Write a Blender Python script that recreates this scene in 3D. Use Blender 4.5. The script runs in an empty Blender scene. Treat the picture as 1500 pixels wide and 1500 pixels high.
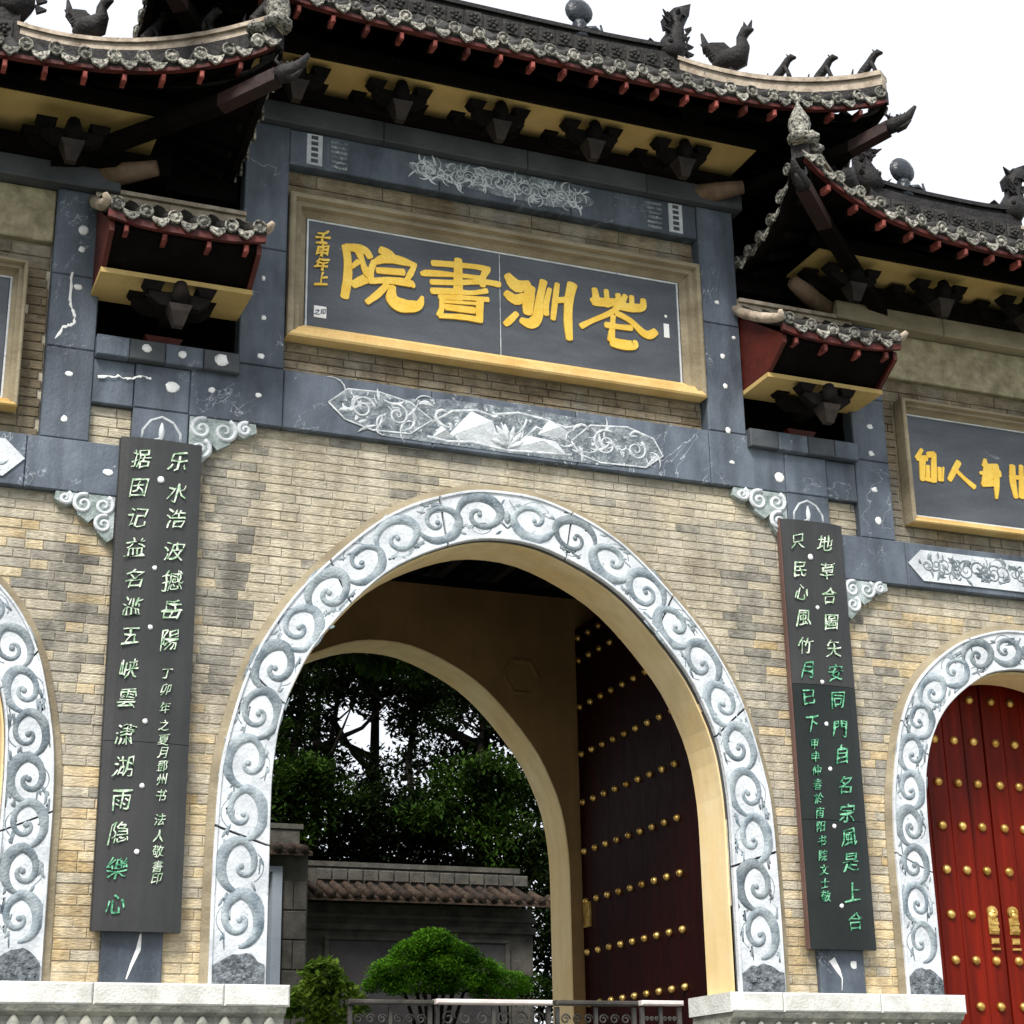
import bpy, math, random
from mathutils import Vector, Matrix, noise as mnoise
random.seed(7)
SC = bpy.context.scene
COL = SC.collection
# ------------------------------------------------------------------ camera
cd = bpy.data.cameras.new('camera'); cam = bpy.data.objects.new('camera', cd); COL.objects.link(cam)
cd.sensor_width = 36.0; cd.lens = 62.4; cd.clip_start = 0.1; cd.clip_end = 2000
_r = Vector((0.92690, -0.37492, -0.01703)); _d = Vector((0.11024, 0.31538, -0.94254)); _w = Vector((0.35875, 0.87177, 0.33365))
_m = Matrix((( _r.x, -_d.x, -_w.x, -4.878), (_r.y, -_d.y, -_w.y, -12.0), (_r.z, -_d.z, -_w.z, 0.0), (0, 0, 0, 1)))
cam.matrix_world = _m
SC.camera = cam
# ------------------------------------------------------------------ world and sun (bright overcast, light from the front left)
SUN_EL, SUN_AZ = math.radians(50), math.radians(218)   # azimuth clockwise from +Y
world = bpy.data.worlds.new('World'); SC.world = world; world.use_nodes = True
wn = world.node_tree.nodes; wl = world.node_tree.links
for n in list(wn): wn.remove(n)
sky = wn.new('ShaderNodeTexSky'); sky.sky_type = 'NISHITA'; sky.sun_disc = False
sky.sun_elevation = SUN_EL; sky.sun_rotation = SUN_AZ
sky.air_density = 1.0; sky.dust_density = 4.0
mixw = wn.new('ShaderNodeMix'); mixw.data_type = 'RGBA'; mixw.inputs[0].default_value = 0.8
mixw.inputs[7].default_value = (9.0, 9.3, 9.8, 1)      # even cloud cover
bg = wn.new('ShaderNodeBackground'); bg.inputs[1].default_value = 0.088
wo = wn.new('ShaderNodeOutputWorld')
wl.new(sky.outputs[0], mixw.inputs[6]); wl.new(mixw.outputs[2], bg.inputs[0]); wl.new(bg.outputs[0], wo.inputs[0])
sd = bpy.data.lights.new('sun', 'SUN'); sd.energy = 3.3; sd.angle = math.radians(20); sd.color = (1.0, 0.96, 0.88)
sun = bpy.data.objects.new('sun', sd); COL.objects.link(sun)
sv = Vector((math.sin(SUN_AZ) * math.cos(SUN_EL), math.cos(SUN_AZ) * math.cos(SUN_EL), math.sin(SUN_EL)))
sun.rotation_euler = sv.to_track_quat('Z', 'Y').to_euler()
sun.location = (-8, -12, 20)
SC.view_settings.view_transform = 'Standard'; SC.view_settings.look = 'None'
SC.view_settings.gamma = 1.0; SC.view_settings.use_curve_mapping = False
SC.view_settings.exposure = 0.66

# ------------------------------------------------------------------ materials
M = {}
def mat(name, c1, c2=None, scale=6.0, rough=0.75, bump=0.0, bscale=60.0, detail=6, spec=0.35, lo=0.35, hi=0.65,
        speck=None, speck_amt=0.62, speck_scale=9.0, metal=0.0, streak=None, vein=None, vein_w=.012, vein_scale=1.4, grain=.16, rnd=0.0, stretch=(1, 1, 1)):
    """surface with noise mottling, optional light specks / veins and fine bump"""
    m = bpy.data.materials.new(name); m.use_nodes = True; M[name] = m
    nt = m.node_tree; N = nt.nodes; Lk = nt.links
    b = N['Principled BSDF']; b.inputs['Roughness'].default_value = rough
    b.inputs['Specular IOR Level'].default_value = spec; b.inputs['Metallic'].default_value = metal
    geo = N.new('ShaderNodeNewGeometry')
    mp = N.new('ShaderNodeMapping'); mp.inputs['Scale'].default_value = stretch
    Lk.new(geo.outputs['Position'], mp.inputs[0])
    c2 = c2 or c1
    ns = N.new('ShaderNodeTexNoise'); ns.inputs['Scale'].default_value = scale; ns.inputs['Detail'].default_value = detail
    ns.inputs['Roughness'].default_value = 0.62
    Lk.new(mp.outputs[0], ns.inputs['Vector'])
    cr = N.new('ShaderNodeValToRGB'); cr.color_ramp.elements[0].position = lo; cr.color_ramp.elements[1].position = hi
    cr.color_ramp.elements[0].color = (*c1, 1); cr.color_ramp.elements[1].color = (*c2, 1)
    Lk.new(ns.outputs[0], cr.inputs[0]); out = cr.outputs[0]
    if speck:
        n2 = N.new('ShaderNodeTexNoise'); n2.inputs['Scale'].default_value = speck_scale; n2.inputs['Detail'].default_value = 9
        n2.inputs['Roughness'].default_value = 0.75; n2.inputs['Distortion'].default_value = 1.2
        Lk.new(mp.outputs[0], n2.inputs['Vector'])
        r2 = N.new('ShaderNodeValToRGB'); r2.color_ramp.elements[0].position = speck_amt; r2.color_ramp.elements[1].position = speck_amt + 0.06
        Lk.new(n2.outputs[0], r2.inputs[0])
        mx = N.new('ShaderNodeMix'); mx.data_type = 'RGBA'; mx.inputs[7].default_value = (*speck, 1)
        Lk.new(r2.outputs[0], mx.inputs[0]); Lk.new(out, mx.inputs[6]); out = mx.outputs[2]
    if vein:
        n3 = N.new('ShaderNodeTexNoise'); n3.inputs['Scale'].default_value = vein_scale; n3.inputs['Detail'].default_value = 5
        n3.inputs['Roughness'].default_value = 0.6; n3.inputs['Distortion'].default_value = 2.2
        Lk.new(geo.outputs['Position'], n3.inputs['Vector'])
        s1 = N.new('ShaderNodeMath'); s1.operation = 'SUBTRACT'; s1.inputs[1].default_value = 0.5; Lk.new(n3.outputs[0], s1.inputs[0])
        s2 = N.new('ShaderNodeMath'); s2.operation = 'ABSOLUTE'; Lk.new(s1.outputs[0], s2.inputs[0])
        r3 = N.new('ShaderNodeValToRGB'); r3.color_ramp.elements[0].position = 0.0; r3.color_ramp.elements[1].position = vein_w
        r3.color_ramp.elements[0].color = (1, 1, 1, 1); r3.color_ramp.elements[1].color = (0, 0, 0, 1); Lk.new(s2.outputs[0], r3.inputs[0])
        n4 = N.new('ShaderNodeTexNoise'); n4.inputs['Scale'].default_value = 1.7; n4.inputs['Detail'].default_value = 3; Lk.new(geo.outputs['Position'], n4.inputs['Vector'])
        r4 = N.new('ShaderNodeValToRGB'); r4.color_ramp.elements[0].position = .46; r4.color_ramp.elements[1].position = .62; Lk.new(n4.outputs[0], r4.inputs[0])
        mm = N.new('ShaderNodeMath'); mm.operation = 'MULTIPLY'; Lk.new(r3.outputs[0], mm.inputs[0]); Lk.new(r4.outputs[0], mm.inputs[1])
        mv = N.new('ShaderNodeMix'); mv.data_type = 'RGBA'; mv.inputs[7].default_value = (*vein, 1)
        Lk.new(mm.outputs[0], mv.inputs[0]); Lk.new(out, mv.inputs[6]); out = mv.outputs[2]
    if streak:
        mp6 = N.new('ShaderNodeMapping'); mp6.inputs['Scale'].default_value = (5, 5, .4); Lk.new(geo.outputs['Position'], mp6.inputs[0])
        n6 = N.new('ShaderNodeTexNoise'); n6.inputs['Scale'].default_value = 1.5; n6.inputs['Detail'].default_value = 6; Lk.new(mp6.outputs[0], n6.inputs['Vector'])
        r6 = N.new('ShaderNodeMapRange'); r6.inputs[1].default_value = .36; r6.inputs[2].default_value = .6; r6.inputs[3].default_value = 1 - streak; r6.inputs[4].default_value = 1.04; Lk.new(n6.outputs[0], r6.inputs[0])
        v6 = N.new('ShaderNodeVectorMath'); v6.operation = 'SCALE'; Lk.new(out, v6.inputs[0]); Lk.new(r6.outputs[0], v6.inputs['Scale']); out = v6.outputs[0]
    if grain:
        n5 = N.new('ShaderNodeTexNoise'); n5.inputs['Scale'].default_value = 70; n5.inputs['Detail'].default_value = 6; n5.inputs['Roughness'].default_value = .8
        Lk.new(geo.outputs['Position'], n5.inputs['Vector'])
        r5 = N.new('ShaderNodeMapRange'); r5.inputs[1].default_value = .3; r5.inputs[2].default_value = .7; r5.inputs[3].default_value = 1 - grain; r5.inputs[4].default_value = 1 + grain
        Lk.new(n5.outputs[0], r5.inputs[0])
        n6 = N.new('ShaderNodeVectorMath'); n6.operation = 'SCALE'; Lk.new(out, n6.inputs[0]); Lk.new(r5.outputs[0], n6.inputs['Scale']); out = n6.outputs[0]
    if rnd:
        oi = N.new('ShaderNodeObjectInfo'); hs = N.new('ShaderNodeHueSaturation')
        ma = N.new('ShaderNodeMath'); ma.operation = 'MULTIPLY_ADD'; ma.inputs[1].default_value = rnd; ma.inputs[2].default_value = 1 - rnd / 2
        Lk.new(oi.outputs['Random'], ma.inputs[0]); Lk.new(ma.outputs[0], hs.inputs['Value']); Lk.new(out, hs.inputs['Color']); out = hs.outputs[0]
    Lk.new(out, b.inputs['Base Color'])
    if bump:
        nb = N.new('ShaderNodeTexNoise'); nb.inputs['Scale'].default_value = bscale; nb.inputs['Detail'].default_value = 8
        Lk.new(mp.outputs[0], nb.inputs['Vector'])
        bp = N.new('ShaderNodeBump'); bp.inputs['Strength'].default_value = bump; bp.inputs['Distance'].default_value = 0.02
        Lk.new(nb.outputs[0], bp.inputs['Height']); Lk.new(bp.outputs[0], b.inputs['Normal'])
        rr = N.new('ShaderNodeMath'); rr.operation = 'MULTIPLY_ADD'; rr.inputs[1].default_value = 0.35; rr.inputs[2].default_value = rough - 0.17
        Lk.new(nb.outputs[0], rr.inputs[0]); Lk.new(rr.outputs[0], b.inputs['Roughness'])
    return m

def brick_mat(name, tones, from_attr):
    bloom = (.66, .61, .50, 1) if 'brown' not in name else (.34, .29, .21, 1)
    m = bpy.data.materials.new(name); m.use_nodes = True; M[name] = m
    N = m.node_tree.nodes; Lk = m.node_tree.links; b = N['Principled BSDF']
    b.inputs['Roughness'].default_value = 0.88; b.inputs['Specular IOR Level'].default_value = 0.2
    if from_attr:
        a = N.new('ShaderNodeAttribute'); a.attribute_name = 'tone'; src = a.outputs['Fac']
    else:
        a = N.new('ShaderNodeObjectInfo'); src = a.outputs['Random']
    cr = N.new('ShaderNodeValToRGB'); cr.color_ramp.interpolation = 'LINEAR'
    e = cr.color_ramp.elements
    e[0].position = 0; e[0].color = (*tones[0], 1); e[1].position = 1; e[1].color = (*tones[-1], 1)
    for i, t in enumerate(tones[1:-1]):
        k = e.new((i + 1) / (len(tones) - 1)); k.color = (*t, 1)
    Lk.new(src, cr.inputs[0])
    geo = N.new('ShaderNodeNewGeometry')
    ns = N.new('ShaderNodeTexNoise'); ns.inputs['Scale'].default_value = 14; ns.inputs['Detail'].default_value = 10; ns.inputs['Roughness'].default_value = 0.7
    mp = N.new('ShaderNodeMapping'); mp.inputs['Scale'].default_value = (0.6, 1, 2.2)
    Lk.new(geo.outputs['Position'], mp.inputs[0]); Lk.new(mp.outputs[0], ns.inputs['Vector'])
    # worn pale patches and dark lichen stains, large and small
    r = N.new('ShaderNodeValToRGB'); r.color_ramp.elements[0].position = 0.3; r.color_ramp.elements[1].position = 0.72
    r.color_ramp.elements[0].color = (0.55, 0.53, 0.50, 1); r.color_ramp.elements[1].color = (1.35, 1.32, 1.26, 1)
    Lk.new(ns.outputs[0], r.inputs[0])
    mx = N.new('ShaderNodeMix'); mx.data_type = 'RGBA'; mx.blend_type = 'MULTIPLY'; mx.inputs[0].default_value = 1
    Lk.new(cr.outputs[0], mx.inputs[6]); Lk.new(r.outputs[0], mx.inputs[7])
    n2 = N.new('ShaderNodeTexNoise'); n2.inputs['Scale'].default_value = 1.1; n2.inputs['Detail'].default_value = 4
    Lk.new(geo.outputs['Position'], n2.inputs['Vector'])
    r2 = N.new('ShaderNodeValToRGB'); r2.color_ramp.elements[0].position = 0.38; r2.color_ramp.elements[1].position = 0.62
    r2.color_ramp.elements[0].color = (0.72, 0.70, 0.68, 1); r2.color_ramp.elements[1].color = (1.12, 1.08, 1.0, 1)
    Lk.new(n2.outputs[0], r2.inputs[0])
    m2 = N.new('ShaderNodeMix'); m2.data_type = 'RGBA'; m2.blend_type = 'MULTIPLY'; m2.inputs[0].default_value = 1
    Lk.new(mx.outputs[2], m2.inputs[6]); Lk.new(r2.outputs[0], m2.inputs[7]);
    # lime bloom and weathering that runs over bricks and joints alike
    n3 = N.new('ShaderNodeTexNoise'); n3.inputs['Scale'].default_value = 3.2; n3.inputs['Detail'].default_value = 9; n3.inputs['Roughness'].default_value = .68
    Lk.new(geo.outputs['Position'], n3.inputs['Vector'])
    r3 = N.new('ShaderNodeMapRange'); r3.inputs[1].default_value = .44; r3.inputs[2].default_value = .66; r3.inputs[3].default_value = .05; r3.inputs[4].default_value = .62
    Lk.new(n3.outputs[0], r3.inputs[0])
    m3 = N.new('ShaderNodeMix'); m3.data_type = 'RGBA'; m3.inputs[7].default_value = bloom
    Lk.new(r3.outputs[0], m3.inputs[0]); Lk.new(m2.outputs[2], m3.inputs[6])
    n4 = N.new('ShaderNodeTexNoise'); n4.inputs['Scale'].default_value = 38; n4.inputs['Detail'].default_value = 8; n4.inputs['Roughness'].default_value = .8
    Lk.new(mp.outputs[0], n4.inputs['Vector'])
    r4 = N.new('ShaderNodeMapRange'); r4.inputs[1].default_value = .33; r4.inputs[2].default_value = .68; r4.inputs[3].default_value = .62; r4.inputs[4].default_value = 1.25
    Lk.new(n4.outputs[0], r4.inputs[0])
    # broad grey patches and run-off streaks
    n5 = N.new('ShaderNodeTexNoise'); n5.inputs['Scale'].default_value = 1.15; n5.inputs['Detail'].default_value = 6; n5.inputs['Roughness'].default_value = .6
    Lk.new(geo.outputs['Position'], n5.inputs['Vector'])
    r5 = N.new('ShaderNodeMapRange'); r5.inputs[1].default_value = .50; r5.inputs[2].default_value = .62; r5.inputs[3].default_value = 0; r5.inputs[4].default_value = .55 if 'yellow' not in name else .15
    Lk.new(n5.outputs[0], r5.inputs[0])
    m5 = N.new('ShaderNodeMix'); m5.data_type = 'RGBA'; m5.inputs[7].default_value = (.33, .315, .285, 1); Lk.new(r5.outputs[0], m5.inputs[0]); Lk.new(m3.outputs[2], m5.inputs[6])
    mp6 = N.new('ShaderNodeMapping'); mp6.inputs['Scale'].default_value = (5, 5, .45); Lk.new(geo.outputs['Position'], mp6.inputs[0])
    n6 = N.new('ShaderNodeTexNoise'); n6.inputs['Scale'].default_value = 1.6; n6.inputs['Detail'].default_value = 5; Lk.new(mp6.outputs[0], n6.inputs['Vector'])
    r6 = N.new('ShaderNodeMapRange'); r6.inputs[1].default_value = .35; r6.inputs[2].default_value = .6; r6.inputs[3].default_value = .78; r6.inputs[4].default_value = 1.06; Lk.new(n6.outputs[0], r6.inputs[0])
    q6 = N.new('ShaderNodeMath'); q6.operation = 'MULTIPLY'; Lk.new(r4.outputs[0], q6.inputs[0]); Lk.new(r6.outputs[0], q6.inputs[1]); r4 = q6
    m3 = m5
    v4 = N.new('ShaderNodeVectorMath'); v4.operation = 'SCALE'; Lk.new(m3.outputs[2], v4.inputs[0]); Lk.new(r4.outputs[0], v4.inputs['Scale'])
    Lk.new(v4.outputs[0], b.inputs['Base Color'])
    nb = N.new('ShaderNodeTexNoise'); nb.inputs['Scale'].default_value = 45; nb.inputs['Detail'].default_value = 8
    Lk.new(mp.outputs[0], nb.inputs['Vector'])
    bp = N.new('ShaderNodeBump'); bp.inputs['Strength'].default_value = 0.7; bp.inputs['Distance'].default_value = 0.015
    Lk.new(nb.outputs[0], bp.inputs['Height']); Lk.new(bp.outputs[0], b.inputs['Normal'])
    return m

TAN = [(.42, .39, .33), (.48, .45, .375), (.53, .495, .41), (.50, .465, .39), (.57, .525, .43), (.45, .425, .37), (.61, .565, .465)]
GREY = [(.19, .19, .19), (.25, .25, .245), (.30, .295, .28), (.215, .215, .21)]
GOLDB = [(.54, .42, .24), (.64, .52, .32), (.72, .62, .42), (.60, .50, .33), (.50, .42, .28)]
SHADED_BROWNB = [(.17, .135, .09), (.24, .195, .135), (.30, .25, .175), (.20, .17, .13), (.34, .285, .20)]  # brown brick, with the shade under the eaves put into its tones
brick_mat('tan_brick', TAN, False); brick_mat('grey_brick', GREY, False); brick_mat('yellow_brick', GOLDB, False); brick_mat('brown_brick', SHADED_BROWNB, False)
brick_mat('tan_brick_field', TAN, True)
mat('mortar', (.48, .43, .34), (.66, .60, .48), 8, .95, .5, 80)
mat('slate', (.045, .058, .080), (.150, .180, .225), 2.6, .5, .25, 50, speck=(.34, .37, .40), speck_amt=.66, speck_scale=3.4, lo=.3, hi=.72, rnd=.35, vein=(.42, .46, .50), vein_w=.0035, vein_scale=.6, streak=.3, stretch=(1, 1, .6))
mat('name_slate', (.055, .062, .075), (.095, .108, .130), 2.2, .42, .10, 50, speck=(.20, .22, .25), speck_amt=.64, speck_scale=1.6, lo=.3, hi=.7, stretch=(.6, 1, 2.2))  # pale smears paint a sheen into the slate colour
mat('beam_dark', (.010, .003, .003), (.026, .007, .006), 4, .7, .2, 30)
mat('beam_brown', (.13, .08, .05), (.22, .145, .10), 8, .7)
mat('rock_dark', (.05, .06, .07), (.22, .25, .28), 22, .8, .9, 60, lo=.35, hi=.65)
mat('slate_dark', (.045, .050, .058), (.085, .092, .102), 3, .6, .2, 40, lo=.3, hi=.7)
mat('marble', (.46, .49, .53), (.70, .73, .77), 5, .5, .3, 40, speck=(.26, .31, .35), speck_amt=.60, speck_scale=10)
mat('scroll_stone', (.10, .135, .165), (.34, .39, .42), 7, .6, .5, 50, lo=.32, hi=.68, rnd=.5)
mat('white_vein', (.34, .37, .40), (.66, .69, .72), 14, .6, .4, 50)
mat('white_chip', (.82, .83, .84), (.9, .9, .9), 9, .4)
mat('carved_grey', (.07, .09, .11), (.26, .30, .33), 12, .7, .8, 40, lo=.35, hi=.65, speck=(.66, .70, .73), speck_amt=.57, speck_scale=13)
mat('green_grey', (.16, .20, .19), (.42, .48, .49), 10, .7, .5, 60)
mat('platform_stone', (.50, .50, .47), (.72, .73, .71), 5, .8, .35, 60, speck=(.30, .31, .30), speck_amt=.66, speck_scale=12)
mat('plinth_stone', (.17, .18, .16), (.38, .38, .33), 6, .9, .6, 30)
mat('tan_trim', (.20, .165, .11), (.34, .29, .20), 4, .8, .3, 40, stretch=(.5, 1, 1))
mat('tan_panel', (.22, .19, .12), (.42, .37, .24), 7, .85, .5, 30, speck=(.12, .10, .07), speck_amt=.64, speck_scale=8)
mat('gold_sill', (.62, .40, .14), (.78, .55, .24), 3, .6, .1, 40)
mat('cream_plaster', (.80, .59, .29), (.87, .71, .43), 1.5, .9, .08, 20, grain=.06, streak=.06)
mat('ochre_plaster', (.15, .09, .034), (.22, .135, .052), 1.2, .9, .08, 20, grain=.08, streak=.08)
mat('yellow_soffit', (.42, .29, .10), (.54, .39, .16), 2, .8, .1, 20)
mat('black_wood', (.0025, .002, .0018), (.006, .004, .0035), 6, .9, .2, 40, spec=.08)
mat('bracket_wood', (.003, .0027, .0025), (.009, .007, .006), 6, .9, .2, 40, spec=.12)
mat('brown_nose', (.010, .007, .006), (.032, .022, .017), 8, .7)
mat('red_wood', (.045, .006, .004), (.10, .013, .007), 4, .55, .15, 30)
mat('red_fascia', (.030, .006, .005), (.12, .020, .016), 8, .6, .3, 30)
mat('rafter_end', (.10, .015, .012), (.30, .08, .065), 12, .7, rnd=1.1)
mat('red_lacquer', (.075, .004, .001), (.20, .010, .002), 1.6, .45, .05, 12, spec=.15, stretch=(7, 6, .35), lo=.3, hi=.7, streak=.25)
mat('shaded_lacquer', (.009, .0007, .0005), (.019, .001, .0007), 2, .6, .05, 12, stretch=(4, 4, .5), spec=.08)  # red door lacquer with the passage shade put into its colour
mat('brass', (.42, .24, .05), (.90, .62, .20), 9, .32, .2, 30, metal=.75, rnd=.35)
mat('gold_leaf', (.82, .50, .05), (.92, .64, .12), 6, .5, .15, 60)
mat('green_paint', (.22, .40, .22), (.80, .87, .76), 30, .6, lo=.4, hi=.6)
mat('deep_green_paint', (.015, .17, .08), (.24, .60, .38), 30, .6, lo=.4, hi=.6)
mat('board_grey', (.030, .031, .032), (.046, .047, .048), 1.2, .35, .04, 50, streak=.2)
mat('board_black', (.006, .009, .0085), (.012, .017, .015), 2, .22, .03, 50)
mat('board_edge', (.10, .055, .045), (.14, .08, .07), 3, .6)
mat('roof_tile', (.006, .006, .0055), (.036, .034, .031), 11, .75, .6, 30, speck=(.30, .29, .25), speck_amt=.62, speck_scale=14, rnd=.5)
mat('tile_end', (.008, .008, .0075), (.36, .345, .30), 38, .75, .8, 60, rnd=.9, lo=.38, hi=.62)
mat('ridge_dark', (.005, .0045, .005), (.022, .019, .020), 9, .7, .6, 40, speck=(.22, .22, .20), speck_amt=.68, speck_scale=12)
mat('ridge_pale', (.24, .19, .14), (.50, .42, .34), 7, .75, .4, 30, speck=(.09, .08, .07), speck_amt=.6, speck_scale=9)
mat('glazed_dark', (.012, .016, .024), (.035, .042, .052), 12, .3, .4, 40)
mat('moss', (.07, .16, .03), (.14, .28, .06), 20, .9)
mat('paving', (.17, .165, .15), (.24, .235, .215), 3, .85, .3, 20)
mat('grass', (.03, .06, .02), (.06, .10, .03), 5, .95, .6, 30)
mat('soil', (.08, .07, .05), (.13, .11, .08), 4, .95, .6, 20)
mat('wall_grey', (.045, .043, .037), (.10, .095, .082), 5, .9, .4, 30)
mat('wall_panel', (.040, .038, .041), (.068, .064, .067), 2, .9, .2, 30)
mat('garden_tile', (.012, .008, .006), (.055, .034, .022), 12, .85, .7, 30, rnd=.7, speck=(.20, .15, .08), speck_amt=.63, speck_scale=9)
mat('steel_pale', (.55, .48, .46), (.72, .66, .64), 6, .45, .1, 30)
mat('steel_dark', (.022, .020, .018), (.07, .065, .06), 6, .5, .1, 30)
mat('bark', (.006, .005, .004), (.020, .016, .012), 9, .95, .8, 30)
mat('dim_glass', (.02, .025, .03), None, 3, .2)
mat('jamb_blue', (.30, .35, .42), (.38, .43, .50), 3, .6)
def leaf_mat(name, c1, c2):
    m = bpy.data.materials.new(name); m.use_nodes = True; M[name] = m
    N = m.node_tree.nodes; Lk = m.node_tree.links; b = N['Principled BSDF']
    b.inputs['Roughness'].default_value = .8; b.inputs['Specular IOR Level'].default_value = .06
    geo = N.new('ShaderNodeNewGeometry'); ns = N.new('ShaderNodeTexNoise'); ns.inputs['Scale'].default_value = 2.2; ns.inputs['Detail'].default_value = 8
    Lk.new(geo.outputs['Position'], ns.inputs['Vector'])
    cr = N.new('ShaderNodeValToRGB'); cr.color_ramp.elements[0].position = .38; cr.color_ramp.elements[1].position = .64
    cr.color_ramp.elements[0].color = (*c1, 1); cr.color_ramp.elements[1].color = (*c2, 1)
    Lk.new(ns.outputs[0], cr.inputs[0]); Lk.new(cr.outputs[0], b.inputs['Base Color'])
    tr = N.new('ShaderNodeBsdfTranslucent'); Lk.new(cr.outputs[0], tr.inputs[0])
    ms = N.new('ShaderNodeMixShader'); ms.inputs[0].default_value = .3
    Lk.new(b.outputs[0], ms.inputs[1]); Lk.new(tr.outputs[0], ms.inputs[2]); Lk.new(ms.outputs[0], N['Material Output'].inputs[0])
leaf_mat('leaf_dark', (.003, .006, .002), (.016, .030, .007))
leaf_mat('leaf_mid', (.003, .008, .0015), (.034, .075, .009))
leaf_mat('leaf_bright', (.020, .075, .004), (.14, .34, .022))
leaf_mat('leaf_yellow', (.07, .15, .015), (.28, .42, .06))

# ------------------------------------------------------------------ builders
def tag(o, label=None, cat=None, group=None, kind=None):
    if label: o['label'] = label
    if cat: o['category'] = cat
    if group: o['group'] = group
    if kind: o['kind'] = kind
    return o
def empty(name, loc=(0, 0, 0), **k):
    o = bpy.data.objects.new(name, None); COL.objects.link(o); o.location = loc; o.empty_display_size = .3
    return tag(o, **k)
def link(name, me, parent=None, loc=None, mw=None):
    o = bpy.data.objects.new(name, me); COL.objects.link(o)
    if parent is not None:
        o.parent = parent
        o.matrix_parent_inverse = PINV.get(parent.name) or Matrix()
    if mw is not None: o.matrix_basis = mw
    elif loc is not None: o.location = loc
    return o
PINV = {}
class MB:
    def __init__(s): s.v = []; s.f = []; s.mi = []; s.sm = []; s.cur = 0; s.smooth = False
    def face(s, idx): s.f.append(tuple(idx)); s.mi.append(s.cur); s.sm.append(s.smooth)
    def add(s, vs, fs):
        b = len(s.v); s.v += [tuple(p) for p in vs]
        for f in fs: s.face([b + i for i in f])
        return b
    def box(s, x0, x1, y0, y1, z0, z1):
        if x0 > x1: x0, x1 = x1, x0
        if y0 > y1: y0, y1 = y1, y0
        if z0 > z1: z0, z1 = z1, z0
        s.add([(x0, y0, z0), (x1, y0, z0), (x1, y1, z0), (x0, y1, z0), (x0, y0, z1), (x1, y0, z1), (x1, y1, z1), (x0, y1, z1)],
              [(0, 3, 2, 1), (4, 5, 6, 7), (0, 1, 5, 4), (1, 2, 6, 5), (2, 3, 7, 6), (3, 0, 4, 7)])
    def bbox(s, x0, x1, y0, y1, z0, z1, b=.01):
        """box with its front (min y) edges chamfered"""
        if x0 > x1: x0, x1 = x1, x0
        s.add([(x0, y0 + b, z0), (x1, y0 + b, z0), (x1, y1, z0), (x0, y1, z0), (x0, y0 + b, z1), (x1, y0 + b, z1), (x1, y1, z1), (x0, y1, z1),
               (x0 + b, y0, z0 + b), (x1 - b, y0, z0 + b), (x1 - b, y0, z1 - b), (x0 + b, y0, z1 - b)],
              [(0, 3, 2, 1), (4, 5, 6, 7), (1, 2, 6, 5), (2, 3, 7, 6), (3, 0, 4, 7), (8, 9, 10, 11), (0, 1, 9, 8), (1, 5, 10, 9), (5, 4, 11, 10), (4, 0, 8, 11)])
    def prism(s, pts, y0, y1):
        """polygon in XZ, extruded along Y"""
        n = len(pts)
        a = sum(pts[i][0] * pts[(i + 1) % n][1] - pts[(i + 1) % n][0] * pts[i][1] for i in range(n))
        if a < 0: pts = pts[::-1]
        vs = [(x, y0, z) for x, z in pts] + [(x, y1, z) for x, z in pts]
        s.add(vs, [tuple(range(n)), tuple(range(2 * n - 1, n - 1, -1))] + [(i, i + n, (i + 1) % n + n, (i + 1) % n) for i in range(n)])
    def prismx(s, pts, x0, x1):
        """polygon in YZ, extruded along X"""
        n = len(pts)
        vs = [(x0, y, z) for y, z in pts] + [(x1, y, z) for y, z in pts]
        s.add(vs, [tuple(range(n)), tuple(range(2 * n - 1, n - 1, -1))] + [(i, i + n, (i + 1) % n + n, (i + 1) % n) for i in range(n)])
    def hull2(s, bot, top):
        """frustum between two equal rings"""
        n = len(bot); s.add(list(bot) + list(top), [tuple(range(n - 1, -1, -1)), tuple(range(n, 2 * n))] + [(i, (i + 1) % n, (i + 1) % n + n, i + n) for i in range(n)])
    def tube(s, pts, rad, n=8, caps=True, flat=None):
        pts = [Vector(p) for p in pts]; m = len(pts)
        if not hasattr(rad, '__len__'): rad = [rad] * m
        b = len(s.v); up = Vector((0.0, 0, 1))
        t0 = (pts[1] - pts[0]).normalized()
        if abs(t0.z) > .9: up = Vector((0, 1.0, 0))
        a = t0.cross(up).normalized(); c = None
        for i, p in enumerate(pts):
            t = (pts[min(i + 1, m - 1)] - pts[max(i - 1, 0)])
            t = t.normalized() if t.length > 1e-9 else t0
            a = (a - t * a.dot(t)).normalized(); c = t.cross(a)
            for k in range(n):
                an = 2 * math.pi * k / n
                q = p + (a * math.cos(an) + c * math.sin(an)) * rad[i]
                if flat is not None: q = Vector((q.x, p.y + (q.y - p.y) * flat, q.z))
                s.v.append(tuple(q))
        for i in range(m - 1):
            for k in range(n):
                k2 = (k + 1) % n
                s.face((b + i * n + k, b + i * n + k2, b + (i + 1) * n + k2, b + (i + 1) * n + k))
        if caps:
            s.face(tuple(b + k for k in range(n - 1, -1, -1))); s.face(tuple(b + (m - 1) * n + k for k in range(n)))
    def lathe(s, prof, n=12, c=(0, 0, 0), axis='z', sc=(1, 1)):
        b = len(s.v); cx, cy, cz = c
        for r, h in prof:
            for k in range(n):
                a = 2 * math.pi * k / n; u, v = r * math.cos(a) * sc[0], r * math.sin(a) * sc[1]
                s.v.append((cx + u, cy + v, cz + h) if axis == 'z' else ((cx + u, cy + h, cz + v) if axis == 'y' else (cx + h, cy + u, cz + v)))
        for i in range(len(prof) - 1):
            for k in range(n):
                k2 = (k + 1) % n; s.face((b + i * n + k, b + i * n + k2, b + (i + 1) * n + k2, b + (i + 1) * n + k))
        s.face(tuple(b + k for k in range(n - 1, -1, -1))); s.face(tuple(b + (len(prof) - 1) * n + k for k in range(n)))
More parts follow.
